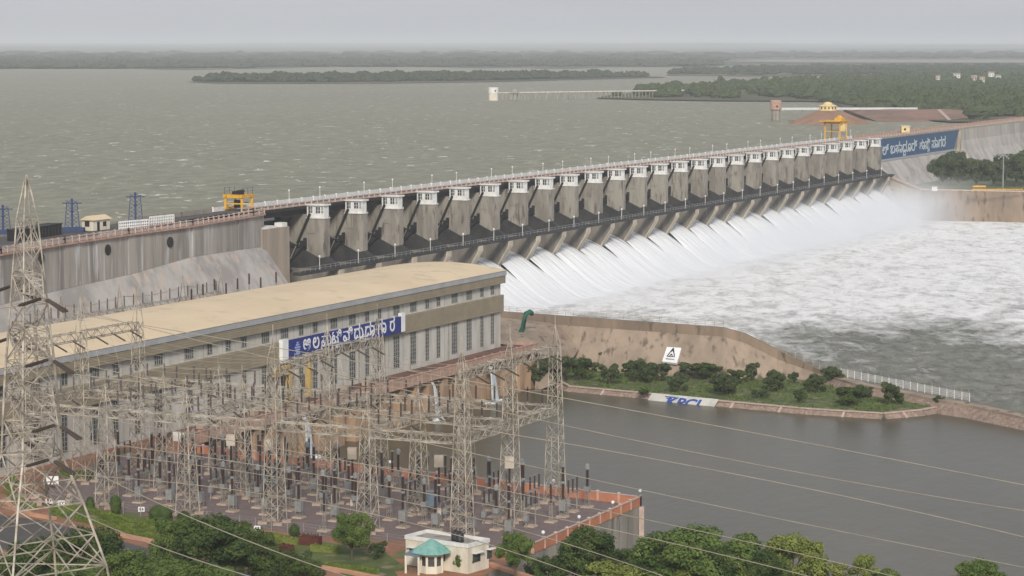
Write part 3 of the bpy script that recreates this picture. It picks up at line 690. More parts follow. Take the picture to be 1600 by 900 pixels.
for a_, b_ in zip(lw, lw[1:]):
    d = (b_ - a_).normalized(); n_ = Vector((d.y, -d.x, 0))
    t1.prism([a_ - ZV * .5, b_ - ZV * .5, b_ - ZV * .5 - n_ * 2.5, a_ - ZV * .5 - n_ * 2.5], [a_, b_, b_ - n_ * 2.5, a_ - n_ * 2.5])
    t2.prism([a_ - ZV * .5 - n_ * 2.5, b_ - ZV * .5 - n_ * 2.5, b_ - ZV * 5 - n_ * 3, a_ - ZV * 5 - n_ * 3], [a_ - ZV * .5 + n_ * .1, b_ - ZV * .5 + n_ * .1, b_ - ZV * 5 + n_ * 5, a_ - ZV * 5 + n_ * 5])
t1.build('wall_top', M['wallslope'], lv); t2.build('pitched_side', M['stone'], lv)
# white panel fence on it
FA, FB = at(1314, 589, -.9), at(1515, 628.5, -1.2)
fa = T('panel_fence', 'white mesh panel fence with bent posts along the low stone wall', 'fence', FA)
pn, ps, pb = MB(), MB(), MB(); n = 18
for k in range(n + 1):
    p = FA.lerp(FB, k / n) + Vector((.1, .7, 0)); ps.bar(p, p + ZV * 1.75, .13); pb.bar(p + ZV * 1.75, p + ZV * 2.6 + Vector((-.25, .45, 0)), .09)
    if k < n:
        q = FA.lerp(FB, (k + 1) / n) + Vector((.1, .7, 0))
        for z_ in (.25, .6, .95, 1.3, 1.65): pn.bar(p + ZV * z_, q + ZV * z_, .035)
        for j in range(1, 9): r_ = p.lerp(q, j / 9); pn.bar(r_ + ZV * .25, r_ + ZV * 1.65, .03)
ps.build('post', M['white'], fa); pn.build('mesh_panel', M['white'], fa); build_split(pb, 'bent_bracket', M['steeld'], fa)
IL = [(868, 592), (890, 603), (1000, 613), (1110, 624.5), (1260, 638), (1380, 645.5), (1440, 640), (1492, 630), (1400, 612), (1300, 588), (1250, 570), (1100, 560), (900, 556), (850, 566)]
sheet('island_ground', [at(x, y, -2.6) for x, y in IL], M['grass'])
bkp = [at(x, y, -2.55) for x, y in IL[:8]]; mb = MB(); mc = MB()
for i in range(len(bkp) - 1):
    a_, b_ = bkp[i], bkp[i + 1]; d = (b_ - a_).normalized(); n_ = Vector((d.y, -d.x, 0))
    mb.prism([a_ - ZV * .1 - n_ * 1, b_ - ZV * .1 - n_ * 1, b_ - ZV * 4 - n_, a_ - ZV * 4 - n_], [a_ - ZV * .05, b_ - ZV * .05, b_ - ZV * 4 + n_ * 5, a_ - ZV * 4 + n_ * 5])
    mc.bar(a_, b_, .8, .22)
    m_ = max(1, int((b_ - a_).length / 9))
    for k in range(m_):
        p = a_.lerp(b_, (k + .5) / m_); mc.bar(p + ZV * .02, p - ZV * 3.3 + n_ * 4.3, .45, .2)
ob = T('stone_bank', 'stone pitched bank with pale ribs edging the green island', 'bank', bkp[2])
mb.build('pitching', M['stone'], ob); mc.build('rib', M['palepink'], ob)
# painted slab with letters running into the water
ka, kb = at(1019, 615.5, -2.5), at(1123, 625.5, -2.5); kd = (kb - ka).normalized(); kn = Vector((kd.y, -kd.x, 0)); kdn = (kn * 1.28 - ZV).normalized()
ks = T('painted_slab', 'white slab with blue letters lying on the bank, half under water', 'sign', ka)
up = (kd.cross(kdn)).normalized(); up = up if up.z > 0 else -up
MB().fbox(ka + up * .12 - kdn * .1, kb - ka, kdn * 5.2, up * .1).build('slab', M['cladwhite'], ks)
mb = MB(); k0 = ka + up * .28
BOLD = .028
kw = text_into(MB(), 'KPCL', k0, kd, -kdn, 1, .01)
text_into(mb, 'KPCL', ka + kd * (kb - ka).length * .29 + up * .28 + kdn * 3.0, kd * ((kb - ka).length * .56 / kw / 3.4), -kdn, 3.4, .06)
BOLD = .012
mb.build('lettering', M['letblue'], ks)
mb = MB()
for r_ in range(3): mb.fbox(ka + kd * (3.6 + r_ * .55) + up * .27 + kdn * (.5 + r_ * .45), kd * (2.4 - r_ * 1.1 if r_ == 0 else 1.3), kdn * .25, up * .04)
mb.build('emblem', M['letblue'], ks)
# white notice on the sloping face
q0 = [at(1043, 542, 5.0), at(1064, 543.5, 4.9)]
zz = lambda x, y, z: at(x, y, z)
nA, nB, nC, nD = at(1042, 542, 3.2), at(1064.5, 543.5, 3.1), at(1057.5, 567.5, .2), at(1034.5, 564.5, .4)
nup = (nB - nA).cross(nD - nA).normalized(); nup = nup if nup.z > 0 else -nup
nl = nup * .35
ns = T('notice_board', 'white notice with a black triangular emblem on the buff slope', 'sign', nD)
MB().prism([nA - nup * .6, nB - nup * .6, nC - nup * .6, nD - nup * .6], [nA, nB, nC, nD]).build('board', M['letter'], ns)
ex, ey = (nB - nA) * .5 + (nC - nD) * .5, (nA - nD) * .5 + (nB - nC) * .5; c0 = nD + nup * .22
mb = MB(); g2 = lambda x, y: c0 + ex * x + ey * y
for (x1, y1), (x2, y2) in (((.5, .9), (.25, .32)), ((.5, .9), (.75, .32)), ((.25, .32), (.75, .32)), ((.42, .72), (.58, .72)), ((.5, .9), (.42, .62)), ((.5, .9), (.58, .62)), ((.5, .5), (.4, .34)), ((.5, .5), (.6, .34))):
    mb.bar(g2(x1, y1), g2(x2, y2), .2, .1)
for k in range(7): mb.bar(g2(.22 + k * .085, .16), g2(.27 + k * .085, .16), .35, .1)
mb.build('emblem', M['black'], ns)

# rough tufts and low scrub on the island
random.seed(3); mb = MB(); n = 0
while n < 1500:
    x, y = random.uniform(870, 1490), random.uniform(560, 644)
    if not inpoly(x, y, IL): continue
    if mnoise.noise(Vector((x * .02, y * .06, 2))) < -.1 and random.random() < .8: continue
    n += 1; p = at(x, y, -2.6); r = random.uniform(.12, .5) * (2.0 if random.random() < .06 else 1)
    for _ in range(9):
        d = Vector((random.gauss(0, 1), random.gauss(0, 1), abs(random.gauss(0, .8)))); q = p + d * r * .6; a = Vector((random.uniform(-1, 1), random.uniform(-1, 1), random.uniform(-.3, .3))).normalized() * .16; b = Vector((0, 0, 1)).cross(a) * .5 + ZV * .16
        mb.face([q - a, q - b, q + a, q + b])
o = mb.build('island_undergrowth', M['leafmid']); o['kind'] = 'stuff'
# ================================================================== powerhouse
O2 = at(782, 540, 5.4); O2.z = 0
def Q(u, v, z): return O2 + U * u + V * v + ZV * z
def qbox(mb, u0, u1, v0, v1, z0, z1): return mb.fbox(Q(u0, v0, z0), U * (u1 - u0), V * (v1 - v0), ZV * (z1 - z0))
def qu(x, v=0, z=12): return u_at(x, v, z, O2)
UL = qu(-150)
ph = T('powerhouse', 'long pale powerhouse with tan cladding bands and a low curved tan roof', 'building', Q(UL / 2, -13, G0))
qbox(MB(), UL, 0, -26, 0, 3, 20.6).build('wall', M['cladwhite'], ph)
def ribbed(z0, z1, out, n):
    mb = MB(); h = (z1 - z0) / n
    qbox(mb, UL, out * .8, 0.003, out, z0, z1)
    for k in range(n): qbox(mb, UL, out * .8, out, out + .05, z0 + h * k + .04, z0 + h * (k + 1) - .04)
    return mb
ribbed(18.9, 20.58, .85, 4).build('upper_band', M['cladtan'], ph)
ribbed(12.85, 16.4, .55, 7).build('lower_band', M['cladtan'], ph)
qbox(MB(), UL - 1, .9, -26.6, 1.05, 20.6, 21.62).build('fascia', M['fascia'], ph)
rf = MB(); n = 16; k0 = []
for e in (UL - 1, 1.0):
    k0.append([Q(e, 1.15 - 27.9 * i / n, 21.64 + 1.25 * (1 - (2 * i / n - 1) ** 2)) for i in range(n + 1)])
for i in range(n): rf.face([k0[0][i], k0[1][i], k0[1][i + 1], k0[0][i + 1]])
rf.face(k0[1] + [Q(1.0, -26.75, 21.62), Q(1.0, 1.15, 21.62)]); rf.face(k0[0] + [Q(UL - 1, -26.75, 21.62), Q(UL - 1, 1.15, 21.62)])
rf.build('roof', M['roof'], ph)
mb = MB()
for uu in [UL + 6.1 * k for k in range(int(-UL / 6.1) + 1)]:
    qbox(mb, uu, uu + .08, 0.002, .06, 5, 12.85); qbox(mb, uu, uu + .08, 0.002, .06, 16.4, 18.9)
build_split(mb, 'cladding_joint', M['frame'], ph)
WIN = [(1, 'W'), (54, 'W'), (100, 'N'), (147, 'W'), (180, 'N'), (214, 'N'), (247, 'W'), (295, 'W'), (327, 'N'), (356, 'N'), (381, 'N'), (414, 'W'), (444, 'W'), (470, 'N'), (492, 'N'), (521, 'W'), (550, 'W'), (573, 'N'), (592, 'N'), (619, 'W'),
       (645, 'W'), (667, 'N'), (684.5, 'N'), (709.5, 'W'), (732.5, 'W'), (752.5, 'N'), (769, 'N'), (-50, 'W'), (-100, 'N')]
def window(px, w_, z0, z1, rows, cols, name):
    uc = qu(px, 0, (z0 + z1) / 2)
    g = qbox(MB(), uc - w_ / 2, uc + w_ / 2, .004, .05, z0, z1).build(name, M['glass'], ph)
    mb = MB()
    for i in range(cols + 1): x = uc - w_ / 2 + w_ * i / cols; qbox(mb, x - .045, x + .045, .052, .13, z0, z1)
    for j in range(rows + 1): z = z0 + (z1 - z0) * j / rows; qbox(mb, uc - w_ / 2, uc + w_ / 2, .054, .12, z - .045, z + .045)
    mb.build('window_frame', M['frame'], g)
for x, k in WIN:
    w_ = 2.5 if k == 'W' else 1.55
    window(x, w_, 16.85, 18.6, 2, 4 if k == 'W' else 2, 'small_window')
    window(x, w_ * .95, 6.3, 12.6, 8, 3 if k == 'W' else 2, 'tall_window')
mb = MB()
for xx in (700, 640, 560, 600): uc = qu(xx); qbox(mb, uc, uc + .12, .05, .2, 5.4, 12.8)
build_split(mb, 'downpipe', M['steeld'], ph)
# sign on the front
sA, sB = qu(448, .9, 14), qu(625, .9, 14)
sg = T('building_sign', 'blue sign with spaced white lettering high on the powerhouse front', 'sign', Q(sA, .9, 13.3))
OS = O2.z; O2.z += .9
qbox(MB(), sA, sB, .95, 1.2, 12.5, 15.7).build('board', M['signblue'], sg)
mb = MB(); qbox(mb, sA - 2.1, sA - .02, .5, 1.3, 11.8, 16.0); qbox(mb, sB + .02, sB + 1.5, .5, 1.3, 12.6, 16.3); build_split(mb, 'end_panel', M['letter'], sg)
mb = MB(); S = 3.6
LT = [(479.5, 'ಆ', ()), (494, 'ಲ', ()), (510, 'ಮ', ()), (526, 'ಟಿ', (('ಟ', 1.5, -.85, .5),)), (543.5, 'ವಿ', ()), (560.5, 'ದು', (('ಯ', 2.3, -.8, .5),)), (578, 'ದಾ', ()), (597, 'ಗಾ', ()), (613, 'ರ', ())]
for x, s, sub in LT:
    c = qu(x, 1.2, 14) ; w0 = text_into(MB(), s, Vector((0, 0, 0)), U, ZV, 1, .01); sx = .92
    text_into(mb, s, Q(c - w0 * S * sx / 2, 1.22, 13.2), U * sx, ZV, S, .08)
    for s2, fu, fz, k2 in sub: text_into(mb, s2, Q(c - w0 * S * sx / 2 + fu, 1.22, 13.2 + fz), U, ZV, S * k2, .08)
mb.build('lettering', M['letter'], sg)
mb = MB(); c = qu(465, 1.2, 14)
for zz_, ww in ((12.75, 1.6), (13.1, 1.1), (13.5, 1.5), (13.95, 1.9), (14.4, 1.2), (14.8, .6)): qbox(mb, c - ww / 2, c + ww / 2, 1.2, 1.26, zz_, zz_ + .3)
mb.build('emblem', M['emblem'], sg); O2.z = OS
# yellow entrance frame under the sign
yf = T('entrance_frame', 'yellow portal frame standing before the powerhouse front under the sign', 'portal', Q(qu(455), 2, 5))
mb = MB()
for x in (452, 483): c = qu(x, 1.5, 9); qbox(mb, c - .4, c + .4, .9, 1.9, 5, 10.59 if x == 452 else 12.2)
qbox(mb, qu(428, 1.5, 12), qu(484, 1.5, 12), .9, 1.9, 10.6, 12.2) if False else qbox(mb, qu(428, 1.5, 12), qu(455, 1.5, 12), .9, 1.9, 10.6, 12.2); mb.build('frame', M['ochre'], yf)
# deck in front
D1 = 7.6; ud0, ud1 = qu(292, D1, 5.4), 2.6
dk = T('draft_tube_deck', 'long red floored deck on pillars over the pool before the powerhouse', 'deck', Q(-40, 6, W0))
qbox(MB(), ud0, ud1, .9, D1 - .3, 4.2, 5.4).build('slab', M['deckfloor'], dk)
mb = MB(); qbox(mb, ud0, ud1 + .3, D1 - .3, D1, 4.1, 6.0); qbox(mb, ud0, ud1 + .35, D1 - .4, D1 + .1, 6.0, 6.15); qbox(mb, ud1, ud1 + .3, 1, D1 - .3, 4.2, 6.1)
for k in range(int((ud1 - ud0) / 4) + 1): qbox(mb, ud0 + 4 * k, ud0 + 4 * k + .5, D1 - .4, D1 + .08, 4.1, 6.3)
mb.build('parapet', M['pink'], dk)
qbox(MB(), ud0 - .25, ud0 - .02, D1 - 2.6, D1 + .12, 3.9, 6.5).build('end_panel', M['white'], dk)
qbox(MB(), ud0, ud1, -3, 1.0, W0 - 2, 4.19).build('back_wall', M['dark'], dk)  # wall coloured near-black to carry the shade beneath the deck
k = 0; uu = ud1 - 2.4
while uu > ud0:
    qbox(MB(), uu, uu + 2.2, 1.01, D1 - .5, W0 - 2, 4.18).build('pillar', M['pillar'], dk); uu -= 5.6 if k % 2 == 0 else 6.4; k += 1
mb = MB()
for k in range(8): qbox(mb, ud0 + 10 + k * 8.3, ud0 + 11.4 + k * 8.3, D1 - 4.6, D1 - 3.2, 5.41, 6.4)
build_split(mb, 'gate_hood', M['abut'], dk)
for k, (x, wd, lbl) in enumerate(((768, 2.2, 'wide white spill falling from the deck into the pool near the right end'), (678, 1.0, 'narrow white spill falling from the middle of the deck'),
                                  (478, 1.8, 'white spill falling from the deck behind the tall lattice towers'), (357, 1.2, 'white spill falling from the left end of the deck'))):
    c = qu(x, D1 + .4, 1); mb = MB()
    for j in range(9):
        t = j / 8; ww = wd * (.45 + .9 * t); z = 3.8 - (3.8 - W0) * t ** 1.2; vv = D1 + .15 + 1.3 * t ** .5
        if j: mb.prism(last, [Q(c - ww / 2, vv, z), Q(c + ww / 2, vv, z), Q(c + ww / 2, vv - .3, z), Q(c - ww / 2, vv - .3, z)])
        last = [Q(c - ww / 2, vv, z), Q(c + ww / 2, vv, z), Q(c + ww / 2, vv - .3, z), Q(c - ww / 2, vv - .3, z)]
    for j in range(22):
        a = random.uniform(0, 6.28); r = random.uniform(.3, 1.7 * wd / 1.5); p = Q(c + r * math.cos(a) * 1.6, D1 + 1.4 + r * math.sin(a) * .6, W0)
        mb.lathe([(random.uniform(.3, .7), 0), (.25, random.uniform(.1, .4)), (.05, .5)], p, 6)
    tag(mb.build('water_spill', M['waterfall'], origin=Q(c, D1 + 1, W0)), lbl, 'waterfall', 'spills from the powerhouse deck')
# rubble slope beyond the right end, green pipe
rs = MB(); g0 = [Q(.5, -26, 7.5), Q(2.6, 0.5, 5.3), Q(2.7, D1, 3.5), at(835, 612, W0 - .4), at(868, 600, -2.7), at(905, 545, 1.5), at(870, 505, 6.2), at(740, 492, 7.5)]
rs.face([g0[0], g0[1], g0[6], g0[7]]); rs.face([g0[1], g0[2], g0[5], g0[6]]); rs.face([g0[2], g0[3], g0[4], g0[5]])
struct(rs.build('rubble_slope', M['wallslope']))
gp = [at(812, 522, 5.5), at(817, 512, 7), at(819, 500, 9), at(822, 490, 10.3), at(828, 487, 10.6), at(831, 490, 10)]
tag(MB().path(gp, .55, 8).build('drain_pipe', M['green'], origin=gp[0], smooth=True), 'bent green pipe climbing over the divide wall by the powerhouse', 'pipe')

# ================================================================== plant ground and yard
uL0 = qu(292, D1, 5)
poly = [at(291, 712, G0), at(1000, 790, G0), at(560, 986, G0), at(560, 2600, G0), at(-1500, 2600, G0), at(-1500, 800, G0), P(-260, 14, G0), P(U_AB + 3, 10, G0), Q(1, -26, G0), Q(2.6, 1, G0), Q(uL0, 1, G0), Q(uL0, D1, G0)]
sheet('ground', poly, M['redearth'])
YC = at(1000, 790, G0); YL = at(291, 706, G0); YR = at(560, 986, G0)
yard = [(291, 707), (1000, 789.5), (858, 852), (800, 862), (640, 846), (500, 838), (350, 818), (220, 803), (108, 790), (60, 770), (165, 716)]
sheet('yard_gravel', [at(x, y, G0 + .02) for x, y in yard], M['gravel'])
sheet('service_road', [at(x, y, G0 + .012) for x, y in ((-40, 800), (60, 812), (200, 848), (330, 884), (520, 905), (520, 940), (300, 925), (150, 885), (-40, 850))], M['road'])
sheet('garden_grass', [at(x, y, G0 + .016) for x, y in ((60, 785), (220, 805), (420, 832), (600, 862), (640, 890), (560, 900), (420, 862), (240, 838), (120, 815))], M['grass'])
sheet('lawn', [at(x, y, G0 + .016) for x, y in ((505, 862), (600, 868), (625, 905), (540, 905))], M['grass'])
bpy.data.objects['lawn'].location.z = .01
sheet('lower_lawn', [at(x, y, G0 + .016) for x, y in ((-60, 870), (120, 905), (300, 940), (520, 960), (520, 1300), (-60, 1300))], M['grass'])
rw = T('retaining_wall', 'stained concrete wall under the right edge of the switchyard', 'wall', YC)
mb = MB(); dirB = (YR - YC).normalized(); dirA = (YL - YC).normalized(); LB = (YR - YC).length
for k in range(14):
    a_, b_ = YC.lerp(YR, k / 14), YC.lerp(YR, (k + 1) / 14); j = random.uniform(0, .06)
    mb.prism([a_ + ZV * -14, b_ + ZV * -14, b_ + ZV * -14 + dirA * 1, a_ + ZV * -14 + dirA * 1], [a_ - ZV * .05 - dirA * j, b_ - ZV * .05 - dirA * j, b_ - ZV * .05 + dirA * 1, a_ - ZV * .05 + dirA * 1])
mb.build('side_wall', M['concrete'], rw)
MB().prism([YC + ZV * -14, YL + ZV * -14, YL + ZV * -14 + dirB * 1, YC + ZV * -14 + dirB * 1], [YC - ZV * .05, YL - ZV * .05, YL - ZV * .05 + dirB, YC - ZV * .05 + dirB]).build('river_wall', M['brownwall'], rw)
MB().bar(YC - dirA * .25 - ZV * 14, YC - dirA * .25 - ZV * .1, .7).build('corner_pier', M['palepink'], rw)
def yparapet(a_, b_, nm, lab_):
    o = T(nm, lab_, 'wall', a_); d = (b_ - a_); L_ = d.length; d.normalize(); n_ = max(1, int(L_ / 3.4))
    m1, m2, m3 = MB(), MB(), MB()
    m1.bar(a_ + ZV * .62, b_ + ZV * .62, .2, 1.24); m2.bar(a_ + ZV * 1.3, b_ + ZV * 1.3, .34, .12)
    for k in range(n_ + 1):
        p = a_ + d * L_ * k / n_; m3.bar(p, p + ZV * 1.42, .42)
        m2.prism([p + Vector((-.3, -.3, 1.42)), p + Vector((.3, -.3, 1.42)), p + Vector((.3, .3, 1.42)), p + Vector((-.3, .3, 1.42))], [p + Vector((-.08, -.08, 1.58)), p + Vector((.08, -.08, 1.58)), p + Vector((.08, .08, 1.58)), p + Vector((-.08, .08, 1.58))])
    m1.build('panel', M['orange'], o); m2.build('coping', M['palepink'], o); m3.build('post', M['pink'], o)
yparapet(YL, YC, 'parapet_wall', 'orange parapet with pale coping between switchyard and pool')
yparapet(YC, YC.lerp(YR, .44), 'parapet_wall', 'orange parapet sloping down the right side of the switchyard')
gl = T('globe_lamp', '', 'lamp', YC + ZV * 1.55, 'globe lamps on the orange parapets')
MB().tube(YC + ZV * 1.5, YC + ZV * 1.95, .06).build('stem', M['grey'], gl)
MB().lathe([(.04, 0), (.2, .1), (.24, .25), (.2, .42), (.05, .5)], YC + ZV * 1.9, 10).build('globe', M['letter'], gl)
tg = tree_of(gl)
for k, (f, ln, pos) in enumerate(((0, 'A', 'at the far right corner'), (.172, 'A', 'second from the corner on the pool side'), (.34, 'A', 'third from the corner on the pool side'), (.52, 'A', 'fourth from the corner on the pool side'),
                              (.12, 'B', 'second from the corner on the sloping side'), (.26, 'B', 'third from the corner on the sloping side'), (.4, 'B', 'fourth from the corner on the sloping side'))):
    o = gl if k == 0 else copy_tree(tg); o.location = (YC.lerp(YL, f) if ln == 'A' else YC.lerp(YR, f)) + ZV * 1.55
    o['label'] = 'small white globe lamp on the orange parapet, ' + pos

# bank right of the yard, below the trees
nb = MB(); xs = list(range(560, 2401, 80)); ys = [(880, W0 - .8), (915, -2.6), (960, -.5), (1040, 1.5), (1200, 4.5), (1500, 8), (2400, 12)]
for j, (y, z) in enumerate(ys):
    for x in xs: p = at(x, y + (x - 900) * .055 * (1 if j < 5 else .3), z); nb.v.append(tuple(p))
w_ = len(xs)
for j in range(len(ys) - 1):
    for i in range(w_ - 1): nb.f.append((j * w_ + i, j * w_ + i + 1, (j + 1) * w_ + i + 1, (j + 1) * w_ + i))
struct(nb.build('river_bank', M['grass']))

# ================================================================== guard house
hA, hB = at(634, 882, G0), at(731, 897, G0); e1 = (hB - hA); e1.z = 0; hl = e1.length; e1.normalize(); e2 = Vector((-e1.y, e1.x, 0))
hh = 3.75; hd = 4.4
gh = T('guard_house', 'small white flat roofed house with a teal pavilion roof at its front', 'house', hA + e1 * hl / 2)
def hbox(mb, a, b, c, d, z0, z1): return mb.fbox(hA + e1 * a + e2 * c + ZV * z0, e1 * (b - a), e2 * (d - c), ZV * (z1 - z0))
hbox(MB(), 0, hl, 0, hd, 0, hh - .5).build('wall', M['cream'], gh)
mb = MB(); hbox(mb, -.1, hl + .1, -.1, .12, hh - .498, hh); hbox(mb, -.1, hl + .1, hd - .12, hd + .1, hh - .498, hh); hbox(mb, -.1, .12, .12, hd - .12, hh - .498, hh); hbox(mb, hl - .12, hl + .1, .12, hd - .12, hh - .498, hh)
mb.build('roof_parapet', M['white'], gh)
hbox(MB(), .12, hl - .12, .12, hd - .12, hh - .499, hh - .4).build('roof_slab', M['concrete'], gh)
for a, b in ((5.2, 6.2), (.6, 1.4)):
    g = hbox(MB(), a, b, -.03, -.004, 1.2, 2.2).build('window', M['glass'], gh); hbox(MB(), a - .15, b + .15, -.5, -.04, 2.3, 2.42).build('sunshade', M['white'], g)
for c, d in ((1, 2.6), (4, 5)):
    g = MB().fbox(hA + e1 * (hl + .004) + e2 * c + ZV * 1.2, e1 * .03, e2 * (d - c), ZV * 1.1).build('window', M['glass'], gh); MB().fbox(hA + e1 * (hl + .04) + e2 * (c - .15) + ZV * 2.4, e1 * .6, e2 * (d - c + .3), ZV * .12).build('sunshade', M['white'], g)
pc = hA + e1 * (hl * .54) - e2 * 1.5
mb = MB(); rr = 1.55; 
def ngon(c, r, z, n=8, ph=.39): return [Vector((c.x + r * math.cos(2 * math.pi * i / n + ph), c.y + r * math.sin(2 * math.pi * i / n + ph), c.z + z)) for i in range(n)]
hexa = ngon(pc, 1.5, 0)
for i in range(8):
    a_, b_ = hexa[i], hexa[(i + 1) % 8]; m_ = (a_ + b_) / 2
    mb.prism([a_, b_, b_.lerp(pc, .1), a_.lerp(pc, .1)], [p + ZV * .9 for p in (a_, b_, b_.lerp(pc, .1), a_.lerp(pc, .1))]); mb.bar(a_.lerp(pc, .06), a_.lerp(pc, .06) + ZV * 2.5, .28)
    mb.prism([p + ZV * 2.1 for p in (a_, b_, b_.lerp(pc, .1), a_.lerp(pc, .1))], [p + ZV * 2.5 for p in (a_, b_, b_.lerp(pc, .1), a_.lerp(pc, .1))])
mb.build('pavilion_wall', M['cream'], gh)
mb = MB().prism(ngon(pc, 1.3, .9), ngon(pc, 1.3, 2.1)); mb.build('pavilion_glass', M['glass'], gh)
mb = MB(); a8, b8 = ngon(pc, 2.55, 2.55), ngon(pc, .08, 4.1)
for i in range(8):
    j = (i + 1) % 8; mb.face([a8[i], a8[j], b8[j], b8[i]]); mb.face([a8[j], a8[i], ngon(pc, 2.3, 2.5)[i], ngon(pc, 2.3, 2.5)[j]])
for i in range(8):
    for s in (0, .25, .5, .75): mb.bar(a8[i].lerp(a8[(i + 1) % 8], s) + ZV * .04, b8[i] + ZV * .04, .1 if s == 0 else .05, .07 if s == 0 else .04)
mb.build('pavilion_roof', M['teal'], gh)
p1 = pc - e2 * 1.4 - e1 * 1.2
mb = MB().prism([p1 + ZV * 2.3 - e1 * 1.1 - e2 * 1.3, p1 + ZV * 2.3 + e1 * 1.3 - e2 * 1.3, p1 + ZV * 2.6 + e1 * 1.3 + e2 * 1, p1 + ZV * 2.6 - e1 * 1.1 + e2 * 1], [p1 + ZV * 2.4 - e1 * 1.1 - e2 * 1.3, p1 + ZV * 2.4 + e1 * 1.3 - e2 * 1.3, p1 + ZV * 2.75 + e1 * 1.3 + e2 * 1, p1 + ZV * 2.75 - e1 * 1.1 + e2 * 1])
mb.build('porch_roof', M['bluegrey'], gh)
mb = MB()
for da in (-.9, 1.1): q = p1 + e1 * da - e2 * 1.1; mb.bar(q, q + ZV * 2.3, .25)
build_split(mb, 'porch_column', M['cream'], gh)
for k, (a, c, l) in enumerate(((6.0, 3.6, 'left black water tank on the guard house roof'), (6.95, 3.2, 'right black water tank on the guard house roof'))):
    c -= 1.2; e1 = e1; tk = T('water_tank', l, 'tank', hA + e1 * a + e2 * c + ZV * (hh - .4), 'water tanks on the guard house roof')
    MB().lathe([(.52, 0), (.55, .3), (.52, .35), (.55, .7), (.52, .75), (.55, 1.05), (.3, 1.25), (.2, 1.27)], hA + e1 * a + e2 * c + ZV * (hh - .4), 14).build('body', M['tank'], tk, smooth=True)
    MB().lathe([(.2, 0), (.2, .1), (.05, .14)], hA + e1 * a + e2 * c + ZV * (hh + .87), 10).build('lid', M['black'], tk)
for k, (x, y) in enumerate(((715, 897), (733, 893))):
    pass

# ================================================================== small reservoir side things
def water_tower(x, y, r, h, nm, lab_, ms, cone=False):
    p = at(x, y, WR); o = T(nm, lab_, 'tower', p); return p, o
p, o = water_tower(771, 157, 0, 0, 'intake_tower', 'white round intake tower standing in the lake at the end of a pier', None)
MB().lathe([(3.7, -1), (3.7, 5.6)], p, 20).build('shaft', M['cream'], o); MB().lathe([(3.9, 5.6), (3.9, 9.8), (3.6, 10.1)], p, 20).build('head', M['white'], o)
MB().box(p.x + 1, p.x + 2, p.y - 3.95, p.y - 3.6, p.z + 7, p.z + 8.2).build('window', M['dark'], o)
a_, b_ = at(777, 146, WR + 6.0), at(1075, 141.5, WR + 6.0); a_ = p + Vector((4, 0, 6)); b_ = at(1068, 141, WR + 6)
o = T('pier_bridge', 'long pale pier on thin legs from the white intake tower to the shore', 'bridge', a_ - ZV * 6)
MB().bar(a_, b_, 2.2, .9).build('deck', M['cladwhite'], o)
mb = MB(); n = 52
for k in range(1, n): q = a_.lerp(b_, k / n); mb.bar(q - ZV * 7.5, q - ZV * .4, .7 if k % 2 else .45)
build_split(mb, 'leg', M['concrete'], o)
q = a_.lerp(b_, .085)
o = T('pump_stage', 'dark machinery stage beside the white intake tower on the pier', 'platform', q - ZV * 6); mb = MB().box(q.x - 3.5, q.x + 3.5, q.y - 5, q.y - 1.2, q.z - .3, q.z + .5)
for dx in (-3, 0, 3): mb.bar(q + Vector((dx, -3, -7)), q + Vector((dx, -3, 0)), .7)
mb.box(q.x - 1.8, q.x + 1.2, q.y - 4, q.y - 2, q.z + .5, q.z + 2.6); mb.build('frame', M['steeld'], o)
p = at(1212, 188, WR); o = T('pink_tower', 'pink topped round tower in the lake right of the spillway view', 'tower', p)
MB().lathe([(2.5, -1), (2.5, 6.0)], p, 18).build('shaft', M['concrete'], o); MB().lathe([(3.1, 6.0), (3.35, 6.3), (3.35, 10.8), (3.2, 11.2), (2.6, 11.6)], p, 18).build('head', M['pink'], o)
MB().box(p.x - .2, p.x + .9, p.y - 3.5, p.y - 3.2, p.z + 7.6, p.z + 8.6).build('window', M['dark'], o)
a_, b_ = p + Vector((3, 0, 6.6)), at(1432, 169.5, WR + 3.6)
o = T('footbridge', 'thin white footbridge running right from the pink tower past the mound', 'bridge', a_ - ZV * 6)
MB().bar(a_, b_, 1.6, 1.3).build('deck', M['letter'], o)
mb = MB()
for k in (3, 8, 13, 18): q = a_.lerp(b_, k / 20); mb.bar(q - ZV * 8, q - ZV * .5, .6)
build_split(mb, 'leg', M['concrete'], o)
mc = at(1296, 193, WR)
MDp = MB(); prof = [(24, -1), (20, 1.2), (13, 4.2), (8, 6.3), (5.5, 7.2)]; k0 = 0; n = 28
for r, z in prof:
    for i in range(n): a = 2 * math.pi * i / n; j = 1 + .06 * math.sin(i * 3.1 + r); MDp.v.append((mc.x + r * 1.0 * j * math.cos(a), mc.y + r * 1.1 * j * math.sin(a), mc.z + z))
for q in range(len(prof) - 1):
    for i in range(n): MDp.f.append((q * n + i, q * n + (i + 1) % n, (q + 1) * n + (i + 1) % n, (q + 1) * n + i))
MDp.f.append(tuple((len(prof) - 1) * n + i for i in range(n)))
tag(MDp.build('earth_mound', M['mound'], origin=mc), 'reddish earth mound in the lake with a yellow round building on top', 'mound')
p = mc + ZV * 7.1 + Vector((-1, 0, 0)); o = T('round_building', 'round yellow building on top of the earth mound', 'building', p)
MB().lathe([(5.0, 0), (4.6, 2.5)], p, 16).build('wall', M['yellowp'], o); MB().lathe([(5.0, 2.5), (4.4, 3.0), (2.6, 3.4), (2.2, 4.4), (.6, 4.9)], p, 16).build('roof', M['yellowp'], o)
mb = MB()
